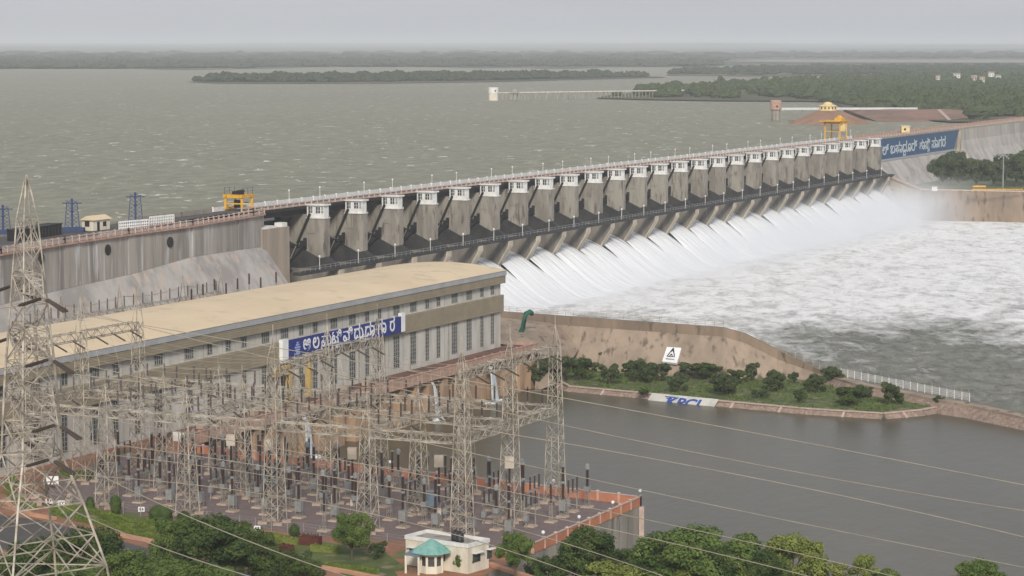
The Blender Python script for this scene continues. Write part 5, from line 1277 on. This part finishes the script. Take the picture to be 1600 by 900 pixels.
# ================================================================== the big transmission tower at the left
BT = Vector(((41 - 800) / F * 200, 200, G0)); ca, sa = math.cos(R(40)), math.sin(R(40)); E1, E2 = Vector((ca, sa, 0)), Vector((-sa, ca, 0))
zy = lambda y, d=200: HC - (y - 68) * d / F
LV = [(zy(272), .08), (zy(340), 1.25), (zy(385), 1.55), (zy(430), 1.9), (zy(475), 2.2), (zy(520), 2.5), (zy(565), 2.85), (zy(610), 3.1), (zy(660), 3.35), (zy(715), 3.6), (zy(790), 6.0), (zy(890), 8.6), (zy(1020), 10.6), (G0, 14.5)]
o = T('transmission_tower', 'very tall steel lattice transmission tower at the left edge', 'tower', BT)
cr = [[Vector((BT.x, BT.y, z)) + E1 * (w_ / 2 * sx) + E2 * (w_ / 2 * sy) for sx, sy in ((-1, -1), (1, -1), (1, 1), (-1, 1))] for z, w_ in LV]
for k in range(4):
    m_ = MB()
    for j in range(len(LV) - 1): m_.bar(cr[j][k], cr[j + 1][k], .11 if j < 5 else .16)
    m_.build('leg', M['steel'], o)
m_ = MB()
for j in range(len(LV) - 1):
    for k in range(4):
        k2 = (k + 1) % 4; a, b, c, d = cr[j][k], cr[j][k2], cr[j + 1][k], cr[j + 1][k2]
        w_ = .065 if j < 8 else .095
        if j: m_.bar(a, d, w_); m_.bar(b, c, w_)
        m_.bar(c, d, w_)
        if j >= 9:
            mid = (a + b + c + d) / 4; m_.bar((a + c) / 2, mid, .08); m_.bar((b + d) / 2, mid, .08); m_.bar((c + d) / 2, (a + c) / 2, .08); m_.bar((c + d) / 2, (b + d) / 2, .08)
            m_.bar(c.lerp(d, .25), a.lerp(c, .75), .07); m_.bar(c.lerp(d, .75), b.lerp(d, .75), .07)
        elif j >= 6: m_.bar((a + b) / 2, (a + c) / 2, .06); m_.bar((a + b) / 2, (b + d) / 2, .06)
    if j >= 7: m_.bar(cr[j + 1][0], cr[j + 1][2], .09); m_.bar(cr[j + 1][1], cr[j + 1][3], .09)
m_.build('bracing', M['steel'], o)
AD = Vector((.40, -.92, 0)).normalized(); tips = []
m_ = MB()
for lv, (zc, L_, hgt) in enumerate(((zy(455), 4.6, 1.9), (zy(545), 6.4, 2.2), (zy(640), 8.2, 2.6), (zy(700), 5.6, 2.0))):
    wb = .9 + lv * .22
    for s in (-1, 1):
        c = Vector((BT.x, BT.y, zc)); sd_ = Vector((-AD.y, AD.x, 0)); tip = c + AD * s * (L_ + wb)
        rt = [c + AD * s * wb + sd_ * wb * q + ZV * dz for q in (-1, 1) for dz in (0, hgt)]
        for q in rt: m_.bar(q, tip, .1)
        for t in (.2, .4, .6, .8):
            r_ = [q.lerp(tip, t) for q in rt]
            for x, y in ((0, 1), (2, 3), (0, 2), (1, 3)): m_.bar(r_[x], r_[y], .06)
            t2 = [q.lerp(tip, t - .2) for q in rt]
            for x, y in ((0, 1), (2, 3), (0, 2), (1, 3)): m_.bar(t2[x], r_[y], .06)
        tips.append((tip, lv, s))
m_.build('cross_arm', M['steel'], o)
ends = {}
for tip, lv, s in tips:
    for dr, nm_ in ((Vector((.80, -.45, -.42)), 'right'), (Vector((-.86, .40, -.30)), 'left')):
        dr = dr.normalized(); sd_ = Vector((-dr.y, dr.x, 0)).normalized() * .22
        for q in (-1, 1):
            istring(tip + sd_ * q * .3 + dr * .3, tip + sd_ * q + dr * 2.5, 'big tower insulator string, %s arm from top, %s end, %s side, %s one' % (PILLS[lv], 'nearer' if s == 1 else 'farther', nm_, 'outer' if q == 1 else 'inner'), 'insulator strings on the big tower')
        ends[lv, s, nm_] = tip + dr * 2.6
def ray(x, y, d):
    a = (x - 800) / F; b = (450 - y) / F; v = Vector((a, cp + b * sp, -sp + b * cp)); return Vector((0, 0, HC)) + v * d
WL = [((0, 1), (825, 612), (1640, 766), 'first'), ((0, -1), (832, 654), (1640, 804), 'second'), ((1, 1), (800, 679), (1640, 849), 'third'), ((1, -1), (800, 722), (1640, 894), 'fourth'), ((2, -1), (1005, 811), (1450, 914), 'fifth'),
      ((2, 1), (800, 796), (1330, 918), 'sixth'), ((3, -1), (800, 825), (1090, 921), 'seventh'), ((3, 1), (620, 812), (950, 917), 'eighth')]
for (lv, s), m2, e2_, nm_ in WL:
    a = ends[lv, s, 'right']; b = ray(*e2_, 150)
    # pixel of the start
    fa = a - Vector((0, 0, HC)); da = fa.y * cp - fa.z * sp; xa = 800 + F * fa.x / da; ya = 450 - F * (fa.y * sp + fa.z * cp) / da
    t_ = (m2[0] - xa) / (e2_[0] - xa); dm = da + (150 - da) * t_; c = ray(*m2, dm)
    pts = []
    for k in range(29):
        t = k / 28; L0 = (t - t_) * (t - 1) / (t_); L1 = t * (t - 1) / (t_ * (t_ - 1)); L2 = t * (t - t_) / (1 - t_)
        pts.append(a * (L0 / 1.0) + c * L1 + b * L2)
    tag(MB().path(pts, .031, 5).build('power_cable', M['wire'], origin=a), '%s highest long power cable sweeping right from the big tower across the pool' % nm_ if nm_ != 'first' else 'highest long power cable sweeping right from the big tower across the pool', 'cable', 'long power cables from the big tower')
for k, ((x1, y1), (x2, y2), lb) in enumerate((((100, 712), (575, 912), 'steep power cable dropping from the lower big tower across the garden trees'), ((40, 760), (430, 912), 'lowest power cable passing over the bottom left trees'))):
    cable(ray(x1, y1, 198), ray(x2, y2, 140), .6, lb, 'long power cables from the big tower', .04)
for tip, lv, s in tips: cable(ends[lv, s, 'left'], ends[lv, s, 'left'] + Vector((-60, 28, -6)), 1, 'cable leaving left from the big tower, %s arm from top, %s end' % (PILLS[lv], 'nearer' if s == 1 else 'farther'), 'power cables leaving left', .04)

# ================================================================== trees
def leaf_quads(mb, c, r, n, s, squash=.8):
    for _ in range(n):
        d = Vector((random.gauss(0, 1), random.gauss(0, 1), random.gauss(0, 1))).normalized(); q = c + Vector((d.x * r, d.y * r, d.z * r * squash)) * random.uniform(.55, 1.08)
        nrm = (d + Vector((random.uniform(-.8, .8), random.uniform(-.8, .8), random.uniform(-.3, .9)))).normalized()
        a = nrm.cross(Vector((random.uniform(-1, 1), random.uniform(-1, 1), random.uniform(-1, 1)))).normalized() * s * random.uniform(.6, 1.2); b = nrm.cross(a) * random.uniform(.5, .8)
        mb.face([q - a, q - b, q + a, q + b])
def tree_proto(nm, cat, leaf, seed, n_cl=30, n_lf=150, ls=.05, fl=.8, open_=1.0, trunk=.35, low=.28):
    """unit tree: height 1, crown radius .5"""
    random.seed(seed); o = T(nm, '', cat, (0, 0, 0)); tk = MB(); cr_ = MB(); cl = []
    for k in range(n_cl):
        while True:
            a = random.uniform(0, 6.28); rr = math.sqrt(random.random()) * .44; z = low + .06 + (.86 - low) * random.random() ** .8
            lim = .44 * math.sqrt(max(.02, 1 - ((z - .55) / .42) ** 2))
            if rr <= lim: break
        cl.append((Vector((rr * math.cos(a), rr * math.sin(a), z)), random.uniform(.07, .135) * open_))
    for c, r in cl: leaf_quads(cr_, c, r, int(n_lf * (r / .12) ** 2), ls, fl)
    tk.tube((0, 0, -.05), (0.01, 0, low), .03, .022, 7)
    for c, r in random.sample(cl, min(9, n_cl)):
        m_ = Vector((c.x * .45, c.y * .45, (low + c.z) / 2)); tk.tube((0.01, 0, low * .8), m_, .016, .011, 5); tk.tube(m_, c, .011, .004, 5)
    tk.build('trunk', M['trunk'], o); cr_.build('crown', M[leaf], o)
    return o
TP_ = {}
for k, (key, args) in enumerate({'dark': ('leafy_tree', 'tree', 'leafdark', 11, 66, 330, .019), 'dark2': ('leafy_tree', 'tree', 'leafdark', 12, 60, 320, .019), 'mid': ('leafy_tree', 'tree', 'leafmid', 13, 60, 320, .019), 'mid2': ('leafy_tree', 'tree', 'leafmid', 14, 52, 300, .020),
                    'light': ('leafy_tree', 'tree', 'leaflight', 15, 52, 300, .020), 'gappy': ('leafy_tree', 'tree', 'leaflight', 16, 26, 240, .020, .7, .9), 'bush': ('bushy_tree', 'tree', 'leafolive', 17, 26, 150, .038, .9, 1.2, .3, .12),
                    'bush2': ('bushy_tree', 'tree', 'leafolive', 18, 21, 150, .038, .9, 1.2, .3, .15), 'bush3': ('bushy_tree', 'tree', 'leafdark', 19, 24, 150, .038, .9, 1.2, .3, .1), 'far': ('leafy_tree', 'tree', 'leafolive', 20, 34, 130, .035, .9, 1.3, .3, .08)}.items()):
    TP_[key] = tree_of(tree_proto(*args))
usedt = set()
def put_tree(key, p, H, Wd, lab_, grp):
    t = TP_[key]; o = t[0] if key not in usedt else copy_tree(t); usedt.add(key)
    o.location = p; o.scale = (Wd, Wd, H); o.rotation_euler = (0, 0, random.uniform(0, 6.28)); o['label'] = lab_; o['group'] = grp
random.seed(5)
def near_tree(key, cx, top, wpx, H, g, lab_, grp='trees along the bottom of the view'):
    d = (HC - g - H) * F / (top - 68); Wd = wpx * d / F; put_tree(key, Vector(((cx - 800) / F * d, d, g - .2)), H, Wd * 1.08, lab_, grp)
NT = [('dark', 335, 811, 150, 9.5, 'largest dark green tree at the bottom left centre'), ('mid', 268, 806, 90, 9, 'mid green tree just left of the largest dark tree'), ('dark2', 392, 828, 95, 8.5, 'dark tree right of the largest dark tree'),
      ('dark2', 458, 862, 84, 6.5, 'round dark tree between the largest dark tree and the lawn'), ('mid', 546, 800, 66, 6.6, 'bright green tree standing at the yard edge left of the guard house'), ('dark', 125, 826, 120, 9, 'dark olive tree behind the legs of the big tower'),
      ('mid2', 190, 862, 120, 8.5, 'mid green tree at the bottom right of the big tower legs'), ('dark2', 40, 838, 110, 9, 'dark tree at the bottom left corner behind the big tower'), ('mid', 250, 878, 140, 8, 'mid green tree at the bottom edge below the dark clump'),
      ('mid', 110, 882, 120, 7, 'green tree crown at the very bottom inside the big tower'), ('mid2', 805, 834, 58, 6.5, 'small upright tree right of the guard house'), ('dark', 915, 828, 112, 9.5, 'dark tree leaning over the right side wall of the yard'),
      ('dark2', 992, 852, 80, 8, 'dark tree below the yard corner'), ('mid', 1078, 822, 155, 11, 'biggest broad tree on the bank right of the yard corner'), ('mid2', 1160, 838, 120, 9.5, 'broad mid green tree in the middle of the bank group'),
      ('light', 1245, 840, 118, 9, 'yellow green tree standing highest right of the bank group'), ('gappy', 1350, 856, 92, 8.5, 'thin gappy yellow green tree at the right of the bank group'), ('light', 1180, 872, 110, 7, 'light green crown at the bottom edge before the broad trees'),
      ('light', 955, 886, 130, 6.5, 'light green crown at the bottom edge below the dark tree'), ('mid', 1542, 877, 95, 7, 'lone tree top at the bottom right'), ('light', 1070, 888, 120, 6, 'light green crown at the bottom edge below the biggest bank tree'), ('mid2', 1400, 893, 70, 6, 'small green crown at the bottom edge between the thin tree and the lone tree'),
      ('dark', 1010, 872, 90, 7, 'dark crown between the yard corner trees at the bottom'), ('dark2', 860, 872, 80, 6.5, 'dark crown at the foot of the yard side wall'), ('dark', 1210, 868, 90, 8, 'dark crown behind the yellow green tree'), ('dark2', 1130, 850, 90, 9, 'dark crown between the two broad bank trees'), ('mid', 330, 886, 100, 6.5, 'mid green crown right at the bottom under the largest dark tree')]
for key, cx, top, wp, H, lb in NT: near_tree(key, cx, top, wp, H, G0 if cx < 830 else 1.0, lb)
near_tree('mid', 716, 870, 20, 2.6, G0, 'small sapling at the right front of the guard house', 'saplings by the guard house'); near_tree('mid2', 733, 866, 24, 2.8, G0, 'small sapling at the right corner of the guard house', 'saplings by the guard house'); near_tree('bush2', 588, 850, 34, 2.6, G0, 'small open bush left of the guard house', 'saplings by the guard house')
IT = [(848, 603, 40, 44), (880, 600, 42, 40), (912, 598, 38, 38), (940, 578, 30, 30), (952, 601, 32, 30), (993, 578, 27, 22), (1006, 598, 34, 34), (1030, 596, 30, 34), (985, 590, 28, 26), (1060, 612, 27, 30), (1080, 592, 26, 36), (1105, 592, 27, 38), (1132, 617, 33, 38), (1175, 598, 32, 22), (1150, 600, 24, 30),
      (1212, 611, 30, 30), (1240, 598, 17, 16), (1250, 630, 24, 18), (1275, 613, 26, 32), (1300, 600, 26, 36), (1327, 636, 32, 40), (1348, 622, 20, 30), (1390, 635, 37, 26), (1404, 632, 20, 16), (1468, 635, 16, 16), (1187, 622, 14, 26), (1005, 617, 10, 16)]
for k, (x, y, h, w_) in enumerate(IT):
    p = at(x, min(y, 634), -2.6); m_ = p.y / F
    if k < 4: p = at(x, y - 4, -2.6)
    put_tree(['bush', 'bush2', 'bush3'][k % 3], p - ZV * .15, h * m_ * 1.12, w_ * m_ * 1.3, '%s bushy tree on the green island, counting from the left bank' % od(k + 1), 'bushy trees on the green island')
RT = [(1472, 290, 52, 38), (1498, 291, 50, 44), (1525, 291, 42, 40), (1552, 291, 44, 42), (1588, 291, 58, 46), (1486, 283, 52, 40), (1570, 284, 48, 40), (1608, 288, 58, 50), (1540, 283, 38, 40), (1515, 283, 36, 38)]
for k, (x, y, h, w_) in enumerate(RT):
    p = at(x, y, 8.8); m_ = p.y / F
    put_tree('far', p, h * m_, w_ * m_ * 1.15, '%s dark tree behind the brown right training wall, %s row' % (PILLS[k] if k < 5 else PILLS[k - 5], 'front' if k < 5 else 'rear'), 'trees behind the right training wall')
# right bank: mast, yellow barrier, path edge, white hut
b = at(1567, 299, 8.8); o = T('light_mast', 'tall grey light mast among the trees on the right bank', 'mast', b); m_ = b.y / F
MB().tube(b, b + ZV * 60 * m_, .35, .2, 8).build('pole', M['grey'], o); mb = MB()
for s in (-1, 1):
    for q in range(3): mb.box(b.x + s * (.6 + q * .7) - .25, b.x + s * (.6 + q * .7) + .25, b.y - .4, b.y - .1, b.z + 55 * m_ - q * .6, b.z + 55 * m_ + .6 - q * .6)
mb.bar(b + Vector((-2.2, 0, 56 * m_)), b + Vector((2.2, 0, 56 * m_)), .2); mb.build('lamp_bank', M['grey'], o)
b = at(1520, 299.5, 9.4); e = at(1598, 299.5, 9.4); o = T('yellow_barrier', 'yellow pipe barrier on the brown training wall at the right', 'barrier', b); mb = MB().bar(b + ZV * 1.0, e + ZV * 1.0, .3).bar(b + ZV * 2.2, at(1540, 299.5, 9.4) + ZV * 2.2, .6)
for k in range(9): q = b.lerp(e, k / 8); mb.bar(q, q + ZV * 1.2, .2)
mb.build('frame', M['yellow'], o)
p = at(1461, 297, 9.3); o = T('white_hut', 'tiny white hut on the corner of the right training wall', 'hut', p); MB().box(p.x - 1.1, p.x + 1.1, p.y + 1, p.y + 2.6, p.z - .5, p.z + 1.3).build('wall', M['white'], o); MB().box(p.x - 1.3, p.x + 1.3, p.y + .8, p.y + 2.8, p.z + 1.3, p.z + 1.5).build('roof', M['fascia'], o)
# hedges and shrubs in the garden
def hedge(px, w_, h, m, lab_, n=90, seed=1):
    random.seed(seed); pts = [at(x, y, G0) for x, y in px]; mb = MB(); L_ = sum((b - a).length for a, b in zip(pts, pts[1:])); core = MB()
    for a, b in zip(pts, pts[1:]):
        core.bar(a + ZV * h * .42, b + ZV * h * .42, w_ * .8, h * .84); l = (b - a).length; s = Vector(((b - a).y, -(b - a).x, 0)).normalized()
        for _ in range(int(n * l)):
            t = random.random(); q = a.lerp(b, t) + s * random.uniform(-.5, .5) * w_ + ZV * h * random.uniform(.25, 1.05)
            u_ = Vector((random.uniform(-1, 1), random.uniform(-1, 1), random.uniform(-1, 1))).normalized() * .13; v_ = u_.cross(Vector((random.uniform(-1, 1), random.uniform(-1, 1), random.uniform(-1, 1)))).normalized() * .1
            mb.face([q - u_, q - v_, q + u_, q + v_])
    k = len(mb.v); mb.v += core.v; mb.f += [tuple(i + k for i in f) for f in core.f]
    tag(mb.build('hedge', M[m], origin=pts[0]), lab_, 'hedge', 'low clipped hedges in the garden')
hedge([(20, 752), (14, 765), (18, 778), (36, 791), (50, 797)], 1.2, .8, 'hedge', 'bright curved hedge left of the big tower')
hedge([(78, 800), (130, 797), (190, 815), (250, 834)], .9, .7, 'hedge', 'long bright hedge nearest the yard fence')
hedge([(120, 812), (160, 822), (200, 832), (245, 845)], .9, .7, 'hedge', 'bright hedge along the terracotta kerb')
hedge([(140, 800), (165, 810), (190, 822), (215, 822), (240, 818)], .8, .6, 'hedge', 'winding bright hedge between the two long ones')
hedge([(80, 806), (100, 808), (120, 812)], 1.2, .7, 'leafmid', 'short green hedge at the start of the kerb')
hedge([(95, 745), (140, 748)], 2.4, 1.1, 'leafmid', 'green hedge block by the powerhouse corner')
hedge([(425, 842), (440, 848), (460, 852)], 1.6, .9, 'leaflight', 'yellowish clipped hedge left of the red hedges')
hedge([(470, 850), (500, 852)], 1.8, 1.3, 'redleaf', 'dark red hedge under the yard fence', 90, 2)
hedge([(436, 858), (455, 862)], 1.4, .8, 'redleaf', 'small red hedge beside the round dark tree', 90, 3)
hedge([(488, 860), (530, 864)], 1.6, .8, 'leaflight', 'light hedge before the dark red hedge')
hedge([(510, 884), (590, 897)], .9, .5, 'hedge', 'thin bright hedge along the lawn edge')
for k, (x, y, h, w_, lb) in enumerate(((141, 800, 2.2, 1.3, 'first clipped oval shrub by the fence from the left'), (181, 804, 2.8, 1.7, 'tall clipped oval shrub by the fence right of the first'), (251, 815, 2.4, 3.6, 'widest clipped round shrub by the fence'), (287, 818, 1.8, 2.0, 'small round shrub right of the widest one'), (350, 826, 1.8, 1.8, 'dark round shrub among the tree tops'), (460, 840, 1.8, 1.5, 'dark upright shrub by the fence before the tall towers'))):
    p = at(x, y, G0); random.seed(k); mb = MB(); mb.lathe([(w_ * .15, 0), (w_ * .42, h * .25), (w_ * .46, h * .55), (w_ * .3, h * .85), (w_ * .05, h * .98)], p, 12); leaf_quads(mb, p + ZV * h * .5, w_ * .5, 700, .12, h / w_)
    tag(mb.build('clipped_shrub', M['leafdark'], origin=p), lb, 'shrub', 'clipped shrubs by the yard fence')
for k, (px_, lb) in enumerate((([(0, 782), (20, 795), (50, 806), (85, 812)], 'terracotta kerb curving past the big tower'), ([(155, 832), (200, 840), (240, 848), (262, 853)], 'terracotta kerb below the bright hedges'), ([(500, 888), (545, 896), (595, 906)], 'buff kerb beside the lawn'), ([(755, 880), (830, 905)], 'pale low kerb right of the guard house'))):
    mb = MB(); pts = [at(x, y, G0) for x, y in px_]
    for a, b in zip(pts, pts[1:]): mb.bar(a + ZV * .18, b + ZV * .18, .9, .36)
    tag(mb.build('garden_kerb', M['kerb'], origin=pts[0]), lb, 'kerb', 'garden kerbs')

# ================================================================== spray and haze
def vol(name, mb, colr, dens, aniso=0.0, fall=None):
    m = bpy.data.materials.new(name); m.use_nodes = True; n = m.node_tree.nodes; L = m.node_tree.links; n.remove(n['Principled BSDF'])
    pv = n.new('ShaderNodeVolumePrincipled'); pv.inputs['Color'].default_value = (*colr, 1); pv.inputs['Density'].default_value = dens; pv.inputs['Anisotropy'].default_value = aniso
    L.new(pv.outputs[0], n['Material Output'].inputs['Volume'])
    if fall: fall(n, L, pv)
    o = mb.build(name, m); o['kind'] = 'stuff'; bm = bmesh.new(); bm.from_mesh(o.data); bmesh.ops.recalc_face_normals(bm, faces=bm.faces); bm.to_mesh(o.data); bm.free(); return o
def fall(n, L, pv):
    g = n.new('ShaderNodeNewGeometry')
    def dot(vec, off):
        vm = n.new('ShaderNodeVectorMath'); vm.operation = 'DOT_PRODUCT'; L.new(g.outputs['Position'], vm.inputs[0]); vm.inputs[1].default_value = vec
        a = n.new('ShaderNodeMath'); a.operation = 'ADD'; L.new(vm.outputs['Value'], a.inputs[0]); a.inputs[1].default_value = off; return a.outputs[0]
    def rg(x, a, b, c, d, sm=True):
        r = n.new('ShaderNodeMapRange'); L.new(x, r.inputs[0]); r.interpolation_type = 'SMOOTHSTEP'
        for k, v_ in zip(('From Min', 'From Max', 'To Min', 'To Max'), (a, b, c, d)): r.inputs[k].default_value = v_
        return r.outputs[0]
    def mul(a, b):
        x = n.new('ShaderNodeMath'); x.operation = 'MULTIPLY'
        for i, v_ in enumerate((a, b)):
            if isinstance(v_, (int, float)): x.inputs[i].default_value = v_
            else: L.new(v_, x.inputs[i])
        return x.outputs[0]
    v = dot(tuple(V), -O.dot(V)); u = dot(tuple(U), -O.dot(U)); z = dot((0, 0, 1), 0)
    za = n.new('ShaderNodeMath'); za.operation = 'SUBTRACT'; L.new(z, za.inputs[0]); L.new(rg(u, 80, 470, 0, 6), za.inputs[1]); zadj = za.outputs[0]
    t = n.new('ShaderNodeTexNoise'); t.inputs['Scale'].default_value = .07; t.inputs['Detail'].default_value = 3; L.new(g.outputs['Position'], t.inputs['Vector'])
    d = mul(mul(rg(zadj, -3, 10, 1, 0), rg(v, 2, 14, 0, 1)), mul(rg(v, 18, 50, 1, 0), rg(t.outputs[0], .3, .7, .25, 1)))
    d = mul(d, mul(rg(u, 60, 420, .35, 1), rg(u, 480, 560, 1, 0))); L.new(mul(d, MIST), pv.inputs['Density'])
MIST = .055
m = MB(); a, b = 40, 560
m.prism([P(a, 0, W0 + .1), P(a, 56, W0 + .1), P(a, 56, 9), P(a, 0, 12)], [P(b, 0, W0 + .1), P(b, 56, W0 + .1), P(b, 56, 16), P(b, 0, 18)])
spray = vol('spray', m, (.95, .97, 1.0), .1, 0, fall); spray.data.materials[0].cycles.volume_step_rate = .12
hz = MB().box(-22000, 22000, -60, 31000, -12, 130)
vol('haze', hz, (.89, .94, 1.0), 9.5e-5, -.1)
